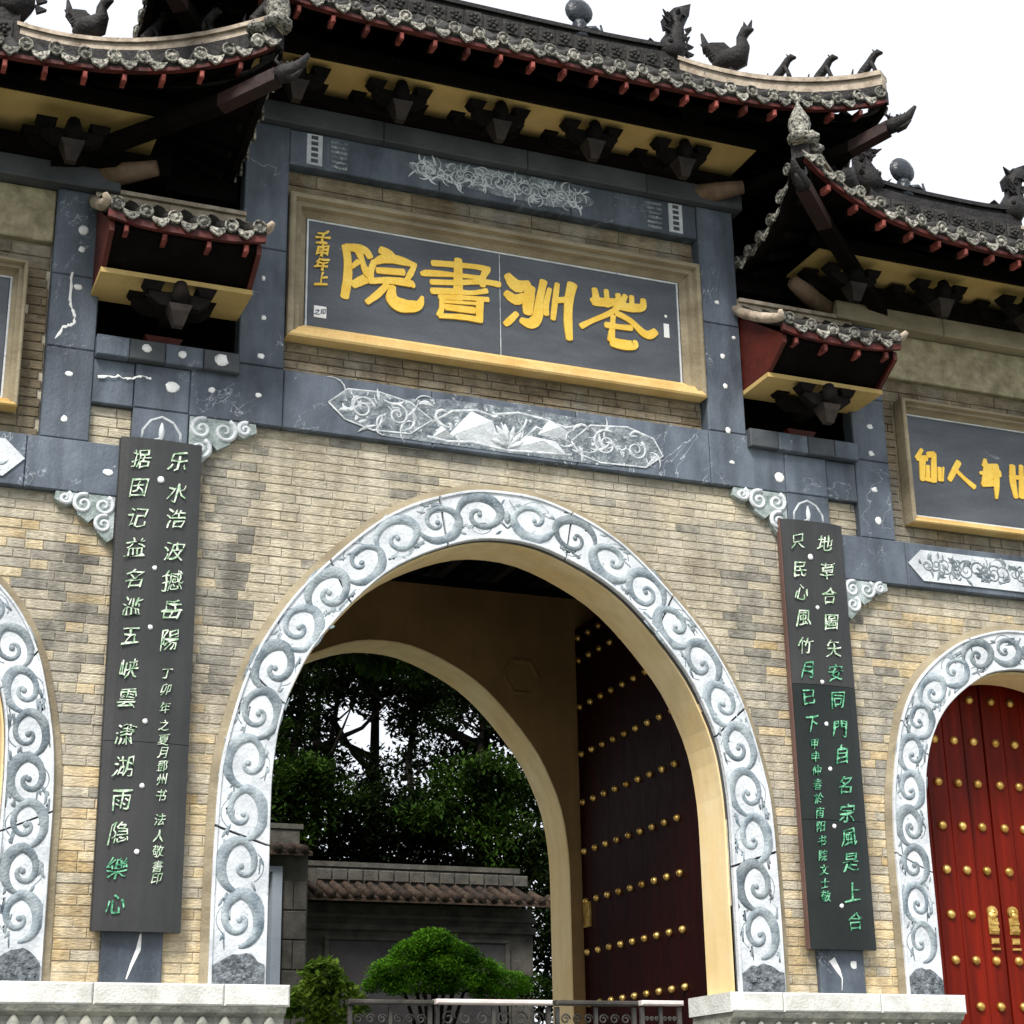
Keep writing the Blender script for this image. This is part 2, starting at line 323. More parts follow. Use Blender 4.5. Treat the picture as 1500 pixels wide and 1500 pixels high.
    def blob(s, c, r, n=8, m=5, jit=0.0, seed=0):
        rg = random.Random(seed); b = len(s.v)
        for i in range(1, m):
            th = math.pi * i / m
            for k in range(n):
                a = 2 * math.pi * k / n; j = 1 + rg.uniform(-jit, jit)
                s.v.append((c[0] + r[0] * math.sin(th) * math.cos(a) * j, c[1] + r[1] * math.sin(th) * math.sin(a) * j, c[2] + r[2] * math.cos(th) * j))
        t = len(s.v); s.v += [(c[0], c[1], c[2] + r[2]), (c[0], c[1], c[2] - r[2])]
        for i in range(m - 2):
            for k in range(n):
                k2 = (k + 1) % n; s.face((b + i * n + k, b + (i + 1) * n + k, b + (i + 1) * n + k2, b + i * n + k2))
        for k in range(n):
            k2 = (k + 1) % n; s.face((t, b + k, b + k2)); s.face((t + 1, b + (m - 2) * n + k2, b + (m - 2) * n + k))
    def mesh(s, name, mats):
        me = bpy.data.meshes.new(name); me.from_pydata(s.v, [], s.f)
        for m_ in (mats if isinstance(mats, (list, tuple)) else [mats]): me.materials.append(M[m_])
        me.polygons.foreach_set('material_index', s.mi); me.polygons.foreach_set('use_smooth', s.sm)
        me.validate(); me.update(); return me
    def build(s, name, mats, parent=None, bevel=0, fix=True, **k):
        me = s.mesh(name, mats)
        if fix:
            import bmesh
            bm = bmesh.new(); bm.from_mesh(me); bmesh.ops.recalc_face_normals(bm, faces=bm.faces); bm.to_mesh(me); bm.free()
        o = link(name, me, parent)
        if bevel:
            bv = o.modifiers.new('bevel', 'BEVEL'); bv.width = bevel; bv.segments = 2; bv.limit_method = 'ANGLE'; bv.angle_limit = .6
        return tag(o, **k)

def ribbon(mb, pts, y, h, prof=((-1, 0), (-.6, .75), (0, 1), (.6, .75), (1, 0))):
    """raised rounded ribbon on the plane Y=y (towards -Y), pts = (x, z, half width)"""
    n = len(pts); b = len(mb.v); p = len(prof)
    for i, (x, z, w) in enumerate(pts):
        x0, z0, _ = pts[max(i - 1, 0)]; x1, z1, _ = pts[min(i + 1, n - 1)]
        dx, dz = x1 - x0, z1 - z0; l = math.hypot(dx, dz) or 1
        nx, nz = -dz / l, dx / l
        hh = h * min(1, w / .03)
        for u, v in prof: mb.v.append((x + nx * w * u, y - hh * v, z + nz * w * u))
    for i in range(n - 1):
        for k in range(p - 1): mb.face((b + i * p + k, b + i * p + k + 1, b + (i + 1) * p + k + 1, b + (i + 1) * p + k))
    mb.face(tuple(b + k for k in range(p))); mb.face(tuple(b + (n - 1) * p + k for k in range(p - 1, -1, -1)))

def stroke(mb, pts, y0, y1, seg=6):
    """a flat brush stroke with round ends: pts = (x, z, width)"""
    # densify
    P = []
    for i in range(len(pts) - 1):
        p0 = pts[max(i - 1, 0)]; p1 = pts[i]; p2 = pts[i + 1]; p3 = pts[min(i + 2, len(pts) - 1)]
        for k in range(4):
            t = k / 4
            P.append(tuple(.5 * ((2 * b_) + (-a_ + c_) * t + (2 * a_ - 5 * b_ + 4 * c_ - d_) * t * t + (-a_ + 3 * b_ - 3 * c_ + d_) * t ** 3)
                           for a_, b_, c_, d_ in zip(p0, p1, p2, p3)))
    P.append(pts[-1])
    P = [(x, z, w * (1 + .10 * mnoise.noise(Vector((x * 28, z * 28, i * .3))))) for i, (x, z, w) in enumerate(P)]
    L_, R_ = [], []
    for i, (x, z, w) in enumerate(P):
        a = P[max(i - 1, 0)]; c = P[min(i + 1, len(P) - 1)]
        dx, dz = c[0] - a[0], c[1] - a[1]; l = math.hypot(dx, dz) or 1; nx, nz = -dz / l, dx / l; w = max(w, .006) / 2
        L_.append((x + nx * w, z + nz * w)); R_.append((x - nx * w, z - nz * w))
        if i == 0: d0 = (dx / l, dz / l, nx, nz, w)
    d1 = (dx / l, dz / l, nx, nz, w)
    b = len(mb.v); n = len(P)
    for y in (y0, y1):
        for q in L_ + R_: mb.v.append((q[0], y, q[1]))
    N2 = 2 * n
    for i in range(n - 1):
        mb.face((b + i, b + i + 1, b + n + i + 1, b + n + i))
        mb.face((b + i, b + N2 + i, b + N2 + i + 1, b + i + 1))
        mb.face((b + n + i, b + n + i + 1, b + N2 + n + i + 1, b + N2 + n + i))
    for (x, z, _), (dx, dz, nx, nz, w), sg in ((P[0], d0, -1), (P[-1], d1, 1)):
        arc = []
        for k in range(seg + 1):
            a = math.pi * k / seg - math.pi / 2
            arc.append((x + sg * dx * math.cos(a) * w * .45 + nx * math.sin(a) * w, z + sg * dz * math.cos(a) * w * .45 + nz * math.sin(a) * w))
        m0 = len(mb.v); k_ = len(arc)
        for y in (y0, y1):
            for q in arc: mb.v.append((q[0], y, q[1]))
        mb.face(tuple(range(m0, m0 + k_)))
        for i in range(k_ - 1): mb.face((m0 + i, m0 + i + 1, m0 + k_ + i + 1, m0 + k_ + i))

def glyph(ch, size, cx, cz, y, matname, parent, name='character', depth=.012, bold=.012, squash=1.0, slant=0.0):
    c = bpy.data.curves.new('glyph', 'FONT'); c.body = ch; c.size = size; c.extrude = depth / size * size * .5; c.offset = bold * size
    c.resolution_u = 2; c.align_x = 'CENTER'; c.align_y = 'CENTER'
    c.size = size; o = bpy.data.objects.new('tmp', c); COL.objects.link(o)
    dg = bpy.context.evaluated_depsgraph_get(); me = bpy.data.meshes.new_from_object(o.evaluated_get(dg))
    bpy.data.objects.remove(o); bpy.data.curves.remove(c)
    me.name = name; me.materials.clear(); me.materials.append(M[matname])
    xs = [v.co.x for v in me.vertices]; ys = [v.co.y for v in me.vertices]
    if not xs: return None
    mx, my = (min(xs) + max(xs)) / 2, (min(ys) + max(ys)) / 2
    for v in me.vertices:
        u, w_, d = v.co.x - mx, v.co.y - my, v.co.z
        q = Vector((u * 22, w_ * 22, cz * 9 + cx * 5)); e = mnoise.noise_vector(q) * size * .11
        v.co = (cx + (u * .93 + .14 * w_ + e.x) * squash, y - d, cz + w_ + e.y + u * .12)
    me.update()
    return link(name, me, parent)
CH= [[[(-1.31, 6.66, 0.054), (-1.291, 6.538, 0.052), (-1.289, 6.395, 0.06), (-1.311, 6.214, 0.056)], [(-1.304, 6.65, 0.054), (-1.192, 6.658, 0.059), (-1.135, 6.638, 0.049), (-1.107, 6.595, 0.043)], [(-1.203, 6.632, 0.054), (-1.174, 6.559, 0.037), (-1.156, 6.502, 0.043), (-1.122, 6.424, 0.065), (-1.177, 6.379, 0.065), (-1.244, 6.332, 0.054)], [(-1.257, 6.484, 0.032), (-1.202, 6.542, 0.039)], [(-1.023, 6.677, 0.054), (-0.966, 6.657, 0.065), (-0.908, 6.619, 0.054)], [(-1.078, 6.552, 0.037), (-0.988, 6.605, 0.065), (-0.874, 6.613, 0.065), (-0.725, 6.591, 0.03)], [(-1.073, 6.565, 0.043), (-1.1, 6.476, 0.043), (-1.099, 6.381, 0.043)], [(-0.737, 6.589, 0.032), (-0.771, 6.51, 0.043), (-0.805, 6.444, 0.032)], [(-1.049, 6.491, 0.043), (-0.828, 6.512, 0.048)], [(-1.11, 6.385, 0.039), (-0.953, 6.418, 0.048), (-0.782, 6.424, 0.054), (-0.742, 6.395, 0.022)], [(-0.964, 6.38, 0.043), (-1.042, 6.283, 0.048), (-1.131, 6.197, 0.039)], [(-0.918, 6.37, 0.039), (-0.929, 6.279, 0.076), (-0.884, 6.227, 0.097), (-0.793, 6.218, 0.086), (-0.702, 6.246, 0.065), (-0.673, 6.322, 0.022)]], [[(-0.586, 6.64, 0.043), (-0.435, 6.655, 0.043), (-0.2, 6.673, 0.037), (-0.099, 6.66, 0.054)], [(-0.364, 6.711, 0.054), (-0.366, 6.521, 0.065), (-0.367, 6.351, 0.065)], [(-0.679, 6.527, 0.032), (-0.61, 6.545, 0.05), (-0.377, 6.568, 0.032), (-0.165, 6.58, 0.032)], [(-0.117, 6.663, 0.054), (-0.153, 6.583, 0.043), (-0.154, 6.509, 0.043)], [(-0.598, 6.468, 0.039), (-0.378, 6.5, 0.037), (-0.154, 6.546, 0.039), (-0.005, 6.547, 0.043)], [(-0.593, 6.39, 0.043), (-0.401, 6.417, 0.043), (-0.249, 6.431, 0.032), (-0.119, 6.472, 0.037)], [(-0.529, 6.347, 0.037), (-0.379, 6.367, 0.037), (-0.262, 6.381, 0.032), (-0.108, 6.394, 0.037)], [(-0.506, 6.351, 0.037), (-0.507, 6.255, 0.037), (-0.53, 6.185, 0.043)], [(-0.18, 6.37, 0.054), (-0.187, 6.26, 0.054), (-0.176, 6.183, 0.032)], [(-0.472, 6.266, 0.043), (-0.233, 6.276, 0.048)], [(-0.495, 6.311, 0.022), (-0.18, 6.343, 0.022)], [(-0.53, 6.179, 0.032), (-0.345, 6.2, 0.039), (-0.182, 6.2, 0.043)]], [[(0.062, 6.645, 0.054), (0.144, 6.561, 0.097), (0.254, 6.604, 0.043)], [(0.047, 6.482, 0.054), (0.13, 6.435, 0.076), (0.203, 6.472, 0.065)], [(0.14, 6.314, 0.039), (0.079, 6.243, 0.048), (0.036, 6.2, 0.039)], [(0.277, 6.571, 0.054), (0.245, 6.467, 0.086), (0.236, 6.33, 0.065)], [(0.382, 6.645, 0.054), (0.341, 6.458, 0.054), (0.319, 6.307, 0.076), (0.258, 6.242, 0.076), (0.174, 6.259, 0.043)], [(0.435, 6.586, 0.032), (0.401, 6.444, 0.043), (0.399, 6.345, 0.039)], [(0.504, 6.642, 0.037), (0.481, 6.482, 0.043), (0.458, 6.312, 0.037)], [(0.494, 6.49, 0.043), (0.617, 6.518, 0.043)], [(0.64, 6.659, 0.076), (0.604, 6.503, 0.065), (0.592, 6.315, 0.06), (0.6, 6.157, 0.05)]], [[(0.844, 6.657, 0.043), (0.853, 6.57, 0.054), (0.827, 6.535, 0.065)], [(0.828, 6.541, 0.065), (0.952, 6.549, 0.065), (1.054, 6.579, 0.054), (1.056, 6.643, 0.039)], [(0.95, 6.662, 0.037), (0.957, 6.513, 0.037)], [(1.126, 6.642, 0.039), (1.077, 6.533, 0.054)], [(1.077, 6.533, 0.054), (1.191, 6.539, 0.065), (1.28, 6.561, 0.054), (1.29, 6.632, 0.043)], [(1.183, 6.645, 0.037), (1.183, 6.506, 0.037)], [(1.064, 6.531, 0.043), (0.974, 6.453, 0.039), (0.809, 6.357, 0.037), (0.708, 6.291, 0.043)], [(1.037, 6.463, 0.043), (1.16, 6.415, 0.043), (1.269, 6.326, 0.054), (1.332, 6.311, 0.065), (1.391, 6.352, 0.054)], [(1.004, 6.433, 0.037), (0.994, 6.344, 0.039), (0.976, 6.205, 0.054)], [(0.932, 6.34, 0.043), (1.044, 6.34, 0.039), (1.17, 6.348, 0.043)], [(0.982, 6.193, 0.065), (1.075, 6.183, 0.076), (1.182, 6.194, 0.065), (1.196, 6.233, 0.032)]]]
CR= [[[(3.951, 5.633, 0.029), (3.89, 5.543, 0.038)], [(3.89, 5.543, 0.038), (3.993, 5.556, 0.048)], [(3.947, 5.55, 0.057), (3.924, 5.344, 0.038)], [(4.008, 5.589, 0.048), (4.078, 5.608, 0.038)], [(4.072, 5.608, 0.042), (4.043, 5.349, 0.048)], [(3.996, 5.485, 0.029), (3.982, 5.361, 0.038)], [(3.959, 5.358, 0.029), (4.049, 5.349, 0.029)], [(4.115, 5.48, 0.034), (4.106, 5.361, 0.029)], [(4.156, 5.49, 0.015), (4.135, 5.36, 0.015)]], [[(4.33, 5.564, 0.048), (4.281, 5.491, 0.048), (4.211, 5.38, 0.038)], [(4.281, 5.491, 0.029), (4.375, 5.41, 0.034), (4.47, 5.345, 0.042)]], [[(4.616, 5.627, 0.029), (4.608, 5.563, 0.057)], [(4.601, 5.552, 0.048), (4.743, 5.57, 0.048)], [(4.546, 5.488, 0.025), (4.758, 5.51, 0.057)], [(4.621, 5.534, 0.057), (4.58, 5.395, 0.048)], [(4.556, 5.382, 0.038), (4.723, 5.418, 0.057)], [(4.716, 5.546, 0.057), (4.708, 5.39, 0.048), (4.691, 5.265, 0.019)], [(4.656, 5.528, 0.048), (4.639, 5.402, 0.048)]], [[(4.906, 5.602, 0.048), (4.892, 5.454, 0.057), (4.906, 5.301, 0.038)], [(4.868, 5.493, 0.038), (5.087, 5.499, 0.029)], [(5.002, 5.614, 0.038), (4.966, 5.308, 0.048)], [(5.054, 5.6, 0.029), (5.172, 5.594, 0.038)], [(5.12, 5.65, 0.038), (5.073, 5.311, 0.038)], [(5.027, 5.409, 0.038), (5.168, 5.395, 0.038)]]]
# ================================================================== GROUND
FLOOR = -0.15; GROUND = -1.65
g = MB(); g.box(-400, 400, -400, 400, GROUND - .5, GROUND); g.build('ground', 'grass', kind='structure')
g = MB(); g.box(-14, 14, -30, -5.2, GROUND - .2, GROUND + .02); g.build('plaza', 'paving', kind='structure')
g = MB(); g.box(-8.2, 8.2, -2.4, 7.0, GROUND, FLOOR)
for i in range(9):
    z = FLOOR - (i + 1) * .15
    g.box(-8.2, 8.2, -2.4 - (i + 1) * .3, -2.4 - i * .3, GROUND, z)
g.build('terrace', 'paving', kind='structure')
g = MB(); g.box(-30, 30, 7.0, 60, GROUND, FLOOR - .04); g.build('garden_ground', 'grass', kind='structure')

# ================================================================== GATEHOUSE
gate = empty('gatehouse', (0, 0, 0), label='grey and tan brick academy gatehouse with three carved stone arches and dark tiled roofs', cat='gatehouse')

# ---- arch profiles: (half width, height) from the base to the apex
CI = [(1.80, 1.0), (1.80, 1.7), (1.80, 2.3), (1.785, 2.55), (1.745, 2.82), (1.655, 3.09), (1.447, 3.47), (.97, 3.98), (.43, 4.265), (0, 4.34)]
CO = [(2.19, 1.0), (2.19, 1.7), (2.175, 2.3), (2.14, 2.6), (2.02, 3.07), (1.865, 3.43), (1.56, 3.87), (.98, 4.42), (.42, 4.68), (0, 4.735)]
SI = [(1.15, 1.0), (1.15, 1.7), (1.15, 2.4), (1.11, 2.8), (.985, 3.13), (.785, 3.38), (.45, 3.61), (.2, 3.68), (0, 3.695)]
SO = [(1.48, 1.0), (1.48, 1.7), (1.475, 2.3), (1.43, 2.7), (1.30, 3.2), (1.08, 3.56), (.70, 3.86), (.3, 4.01), (0, 4.04)]
def dense(tab, k=6):
    P = []
    full = tab + [(-x, z) for x, z in tab[-2::-1]]
    n = len(full)
    for i in range(n - 1):
        p0 = full[max(i - 1, 0)]; p1 = full[i]; p2 = full[i + 1]; p3 = full[min(i + 2, n - 1)]
        for j in range(k):
            t = j / k
            P.append(tuple(.5 * ((2 * b) + (-a + c) * t + (2 * a - 5 * b + 4 * c - d) * t * t + (-a + 3 * b - 3 * c + d) * t ** 3) for a, b, c, d in zip(p0, p1, p2, p3)))
    P.append(full[-1]); return P          # runs from +x base over the apex to -x base
def resample(P, n):
    L = [0]
    for a, b in zip(P, P[1:]): L.append(L[-1] + math.dist(a, b))
    out = []; j = 0
    for i in range(n + 1):
        s = L[-1] * i / n
        while j < len(P) - 2 and L[j + 1] < s: j += 1
        t = (s - L[j]) / max(1e-9, L[j + 1] - L[j]); out.append(tuple(p + (q - p) * t for p, q in zip(P[j], P[j + 1])))
    return out, L[-1]
def halfx(tab, z):
    D = dense(tab); D = D[:len(D) // 2 + 1]
    if z >= D[-1][1]: return None
    for a, b in zip(D, D[1:]):
        if a[1] <= z <= b[1]: return a[0] + (b[0] - a[0]) * (z - a[1]) / max(1e-9, b[1] - a[1])
    return D[0][0]
ARCHES = [(0.0, CI, CO), (-4.75, SI, SO), (4.75, SI, SO)]

# ---- wall body with three arched openings (mortar shows between the bricks)
def wall_with_arch(mb, cx, tab, xl, xr, ztop, y0, y1, zb=FLOOR):
    D = dense(tab)
    hw = tab[0][0]
    mb.box(xl, cx - hw, y0, y1, zb, ztop); mb.box(cx + hw, xr, y0, y1, zb, ztop)
    up = [p for p in D if p[1] > 1.001]
    for a, b in zip(D, D[1:]):
        if a[0] - b[0] < 1e-5: continue
        pts = [(cx + a[0], a[1]), (cx + b[0], b[1]), (cx + b[0], ztop), (cx + a[0], ztop)]
        mb.prism(pts, y0, y1)
w = MB()
wall_with_arch(w, 0, CI, -2.69, 2.69, 5.02, .007, .43)
wall_with_arch(w, -4.75, SI, -6.6, -2.69, 4.7, .007, .43)
wall_with_arch(w, 4.75, SI, 2.69, 6.6, 4.7, .007, .43)
w.box(-2.15, 2.15, .06, .80, 5.02, 7.74)
for s in (-1, 1):
    w.box(s * 3.2, s * 6.3, .06, .80, 4.70, 6.85)
    w.box(s * 2.69, s * 3.2, .014, .43, 4.70, 5.03)
w.build('wall_core', 'mortar', gate)
# interior faces
w = MB()
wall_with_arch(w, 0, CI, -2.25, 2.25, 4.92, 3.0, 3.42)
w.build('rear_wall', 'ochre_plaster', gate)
for s in (-1, 1):
    w = MB(); w.box(s * 2.255, s * 2.40, .43, 3.42, FLOOR, 5.1); w.build('inner_wall', 'black_wood', gate)
    w = MB(); w.box(s * 2.402, s * 6.6, 3.0, 3.42, FLOOR, 5.1); w.build('rear_wall', 'black_wood', gate)
    w = MB(); w.box(s * 6.45, s * 6.6, .43, 2.998, FLOOR, 5.1); w.build('end_wall', 'black_wood', gate)
w = MB(); w.box(-6.6, 6.6, .43, 3.42, 5.12, 5.2); w.build('ceiling', 'black_wood', gate)
for i in range(17):
    w = MB(); w.box(-2.2 + i * .27, -2.12 + i * .27, .81 if False else .44, 3.41, 5.0, 5.118); w.build('ceiling_rafter', 'bracket_wood' if i % 2 else 'brown_nose', gate)
w = MB(); w.box(-2.24, 2.24, 3.0, 3.42, 4.922, 5.0); w.build('wall_beam', 'black_wood', gate)
w = MB(); w.lathe([(.19, 0), (.205, -.012), (.17, -.02), (.15, -.008), (.0001, -.008)], 6, (1.36, 2.998, 4.10), 'y'); w.build('faint_medallion', 'ochre_plaster', gate)
# rear roof mass over the passage, seen only from above or behind
w = MB(); w.prismx([(.81, 5.2), (3.9, 5.2), (3.9, 5.35), (2.2, 6.3), (.81, 6.3)], -6.7, 6.7); w.build('rear_roof', 'roof_tile', gate)

# ---- plastered reveals
def reveal(cx, tab, y0, y1, th, name):
    D, _ = resample(dense(tab), 64); mb = MB(); n = len(D); b = 0
    for (x, z) in D:
        # inward offset
        mb.v += [(cx + x * (1 - .0), y0, z), (cx + x, y1, z)]
    for i, (x, z) in enumerate(D):
        a = D[max(i - 1, 0)]; c = D[min(i + 1, n - 1)]; dx, dz = c[0] - a[0], c[1] - a[1]; l = math.hypot(dx, dz)
        nx, nz = dz / l, -dx / l
        if nx * x + nz * (z - 2) > 0: nx, nz = -nx, -nz
        mb.v += [(cx + x + nx * th, y0, z + nz * th), (cx + x + nx * th, y1, z + nz * th)]
    m0 = 2 * n
    for i in range(n - 1):
        mb.face((m0 + 2 * i, m0 + 2 * i + 1, m0 + 2 * i + 3, m0 + 2 * i + 2))
        mb.face((2 * i, 2 * i + 2, m0 + 2 * i + 2, m0 + 2 * i)); mb.face((2 * i + 1, m0 + 2 * i + 1, m0 + 2 * i + 3, 2 * i + 3))
    mb.smooth = False
    o = mb.build(name, 'cream_plaster', gate)
    return o
reveal(0, CI, .03, .44, .014, 'arch_reveal'); reveal(0, CI, 2.99, 3.43, .012, 'arch_reveal')
reveal(-4.75, SI, .03, .44, .014, 'arch_reveal'); reveal(4.75, SI, .03, .44, .014, 'arch_reveal')
for s in (-1, 1):
    for y0_, y1_ in ((.03, .44), (2.99, 3.43)):
        w = MB(); w.box(s * 1.80, s * 1.786, y0_, y1_, FLOOR, 1.0); w.build('jamb_base', 'cream_plaster', gate)

# ---- carved stone arch bands
def scroll_path(line, s_of, i, hand, r0, taper=True):
    pass
def arch_band(cx, ti, to, nblocks, spacing, label):
    A, LA = resample(dense(ti), 120); Bp, LB = resample(dense(to), 120)
    n = 121
    band = MB()
    for i in range(120):
        band.add([(cx + A[i][0], -.012, A[i][1]), (cx + A[i + 1][0], -.012, A[i + 1][1]), (cx + Bp[i + 1][0], -.012, Bp[i + 1][1]), (cx + Bp[i][0], -.012, Bp[i][1]),
                  (cx + A[i][0], .03, A[i][1]), (cx + A[i + 1][0], .03, A[i + 1][1]), (cx + Bp[i + 1][0], .03, Bp[i + 1][1]), (cx + Bp[i][0], .03, Bp[i][1])],
                 [(0, 1, 2, 3), (0, 4, 5, 1), (3, 2, 6, 7), (4, 7, 6, 5)])
    bo = band.build('arch_band', 'slate_dark', gate)
    # the facing stones
    cuts = [round(120 * k / nblocks) for k in range(nblocks + 1)]
    for c0, c1 in zip(cuts, cuts[1:]):
        mb = MB(); vs = []; fs = []
        idx = list(range(c0, c1 + 1))
        for j, i in enumerate(idx):
            e = .0
            t0 = .12 if j == 0 else (-.12 if j == len(idx) - 1 else 0)
            k = min(max(i + t0, 0), 120); i0 = int(k); f = k - i0; i1 = min(i0 + 1, 120)
            a = (A[i0][0] + (A[i1][0] - A[i0][0]) * f, A[i0][1] + (A[i1][1] - A[i0][1]) * f)
            b = (Bp[i0][0] + (Bp[i1][0] - Bp[i0][0]) * f, Bp[i0][1] + (Bp[i1][1] - Bp[i0][1]) * f)
            def q(t): return (cx + a[0] + (b[0] - a[0]) * t, a[1] + (b[1] - a[1]) * t)
            for t, y in ((.0, -.014), (.0, -.052), (.015, -.058), (.05, -.058), (.062, -.045), (.938, -.045), (.95, -.058), (.985, -.058), (1, -.052), (1, -.014)):
                x, z = q(t); vs.append((x, y, z))
        m = 10
        for j in range(len(idx) - 1):
            for t in range(m - 1): fs.append((j * m + t, (j + 1) * m + t, (j + 1) * m + t + 1, j * m + t + 1))
        fs.append(tuple(range(m))); fs.append(tuple(range((len(idx) - 1) * m + m - 1, (len(idx) - 1) * m - 1, -1)))
        mb.add(vs, fs); mb.build('band_stone', 'marble', bo)
    # centre line of the band, as a function of arc length
    C = [((a[0] + b[0]) / 2, (a[1] + b[1]) / 2) for a, b in zip(A, Bp)]
    W = math.dist(A[0], Bp[0])
    Ls = [0]
    for a, b in zip(C, C[1:]): Ls.append(Ls[-1] + math.dist(a, b))
    T = Ls[-1]
    def at(s, o):
        s = min(max(s, 0), T - 1e-6); j = max(k for k in range(120) if Ls[k] <= s); t = (s - Ls[j]) / (Ls[j + 1] - Ls[j])
        x = C[j][0] + (C[j + 1][0] - C[j][0]) * t; z = C[j][1] + (C[j + 1][1] - C[j][1]) * t
        j0 = max(j - 2, 0); j1 = min(j + 3, 120); dx, dz = C[j1][0] - C[j0][0], C[j1][1] - C[j0][1]; l = math.hypot(dx, dz)
        return x + dz / l * o, z - dx / l * o       # positive o = outwards of the arch
    Y = -.0445
    half = T / 2
    cnt = int((half - .30) / spacing); sp = (half - .30) / cnt
    rg = random.Random(int(cx * 10) + 3)
    for side in (0, 1):
        def at2(s, o): return at(s, o) if side == 0 else at(T - s, o)
        for i in range(cnt):
            sc = .25 + sp * (i + .5); h = 1 if (i + side) % 2 == 0 else -1
            R = W * rg.uniform(.375, .41); turns = rg.uniform(1.35, 2.05); kw = rg.uniform(.68, .90); pts = []
            N = 46
            for k in range(N + 1):
                u = k / N; th = -math.pi / 2 + u * (math.pi + turns * math.pi)      # start at the foot
                if u < .5 / (1 + turns) * 1.9: pass
                rr_s = sp / 2 * 1.02; rr = R
                f = max(0.0, (u * (1 + turns) - 1) / turns)                         # 0 until the top, then coils in
                g2 = 1 - .86 * f ** .8
                ds = math.sin(th) * (rr_s * (1 - f) + R * f) * g2; do = h * math.cos(th) * rr * g2
                x, z = at2(sc + ds * .97, do * .93)
                wd = kw * (.016 + .022 * math.sin(min(1, u * 2.2) * math.pi) ** 1.0 * (u < .455) + .018 * min(1, u * 4)) * (1 - .45 * f) * W / .38
                pts.append((cx + x, z, wd))
            mb = MB(); mb.smooth = True; ribbon(mb, pts, Y, .015)
            # small leaves in the corners and a bud in the middle
            ribbon(mb, [(cx + at2(sc + sp * .36 * math.sin(t), -h * W * .40 * math.cos(t))[0], at2(sc + sp * .36 * math.sin(t), -h * W * .40 * math.cos(t))[1], .0055) for t in [-.9 + .15 * q for q in range(13)]], Y, .006)
            for q in range(6):
                o0 = rg.choice((-h, -h, -h, h)) * W * rg.uniform(.22, .43); s0 = sc + rg.uniform(-.5, .5) * sp
                p = []
                for k in range(5):
                    u = k / 4; x, z = at2(s0 + u * .06 * rg.choice((1, 1, -1)), o0 + h * u * .03); p.append((cx + x, z, .004 + .009 * math.sin(math.pi * u)))
                ribbon(mb, p, Y, .012)
            x, z = at2(sc, 0); mb.blob((cx + x, Y, z), (.022, .012, .022), 8, 5)
            mb.build('scroll', 'scroll_stone', bo)
        # rough rock at the foot of the band
        x0, z0 = at2(.0, -W * .45); x1, z1 = at2(0, W * .45); mb = MB()
        n2 = 9; top = []
        for k in range(n2):
            u = k / (n2 - 1); top.append((cx + x0 + (x1 - x0) * u, 1.0 + .13 + .075 * math.sin(u * math.pi) + rg.uniform(-.015, .02)))
        mb.prism([(cx + x0, 1.001)] + top + [(cx + x1, 1.001)], -.075, Y + .002)
        for k in range(16): mb.blob((cx + x0 + (x1 - x0) * rg.uniform(.12, .88), -.075, 1.02 + rg.uniform(0, .12)), (.028, .012, .022), 6, 4, .3, k)
        mb.build('carved_rock', 'rock_dark', bo)
    # keystone flourish
    mb = MB(); mb.smooth = True
    x, z = at(half, 0)
    for sg in (-1, 1):
        ribbon(mb, [(cx + sg * .02, z + W * .34, .006), (cx + sg * .075, z + W * .12, .014), (cx + sg * .06, z - W * .12, .016), (cx, z - W * .26, .006)], Y, .018)
    mb.blob((cx, Y, z - .01), (.03, .02, .055), 8, 5); mb.build('bud_carving', 'scroll_stone', bo)
    # brick fillet round the outside
    mb = MB()
    for i in range(120):
        p, q = Bp[i], Bp[i + 1]
        def o(a, b, c, d):
            dx, dz = b[0] - a[0], b[1] - a[1]; l = math.hypot(dx, dz); return (c[0] + dz / l * d, c[1] - dx / l * d)
        a0 = Bp[max(i - 1, 0)]; c0 = Bp[min(i + 2, 120)]
        po, qo = o(a0, q, p, .055), o(p, c0, q, .055)
        mb.add([(cx + p[0], -.03, p[1]), (cx + q[0], -.03, q[1]), (cx + qo[0], -.012, qo[1]), (cx + po[0], -.012, po[1]),
                (cx + p[0], .03, p[1]), (cx + q[0], .03, q[1]), (cx + qo[0], .03, qo[1]), (cx + po[0], .03, po[1])],
               [(0, 1, 2, 3), (3, 2, 6, 7)])
    mb.build('brick_fillet', 'tan_trim', gate)
arch_band(0, CI, CO, 9, .345, 'central'); arch_band(-4.75, SI, SO, 7, .30, 'left'); arch_band(4.75, SI, SO, 7, .30, 'right')

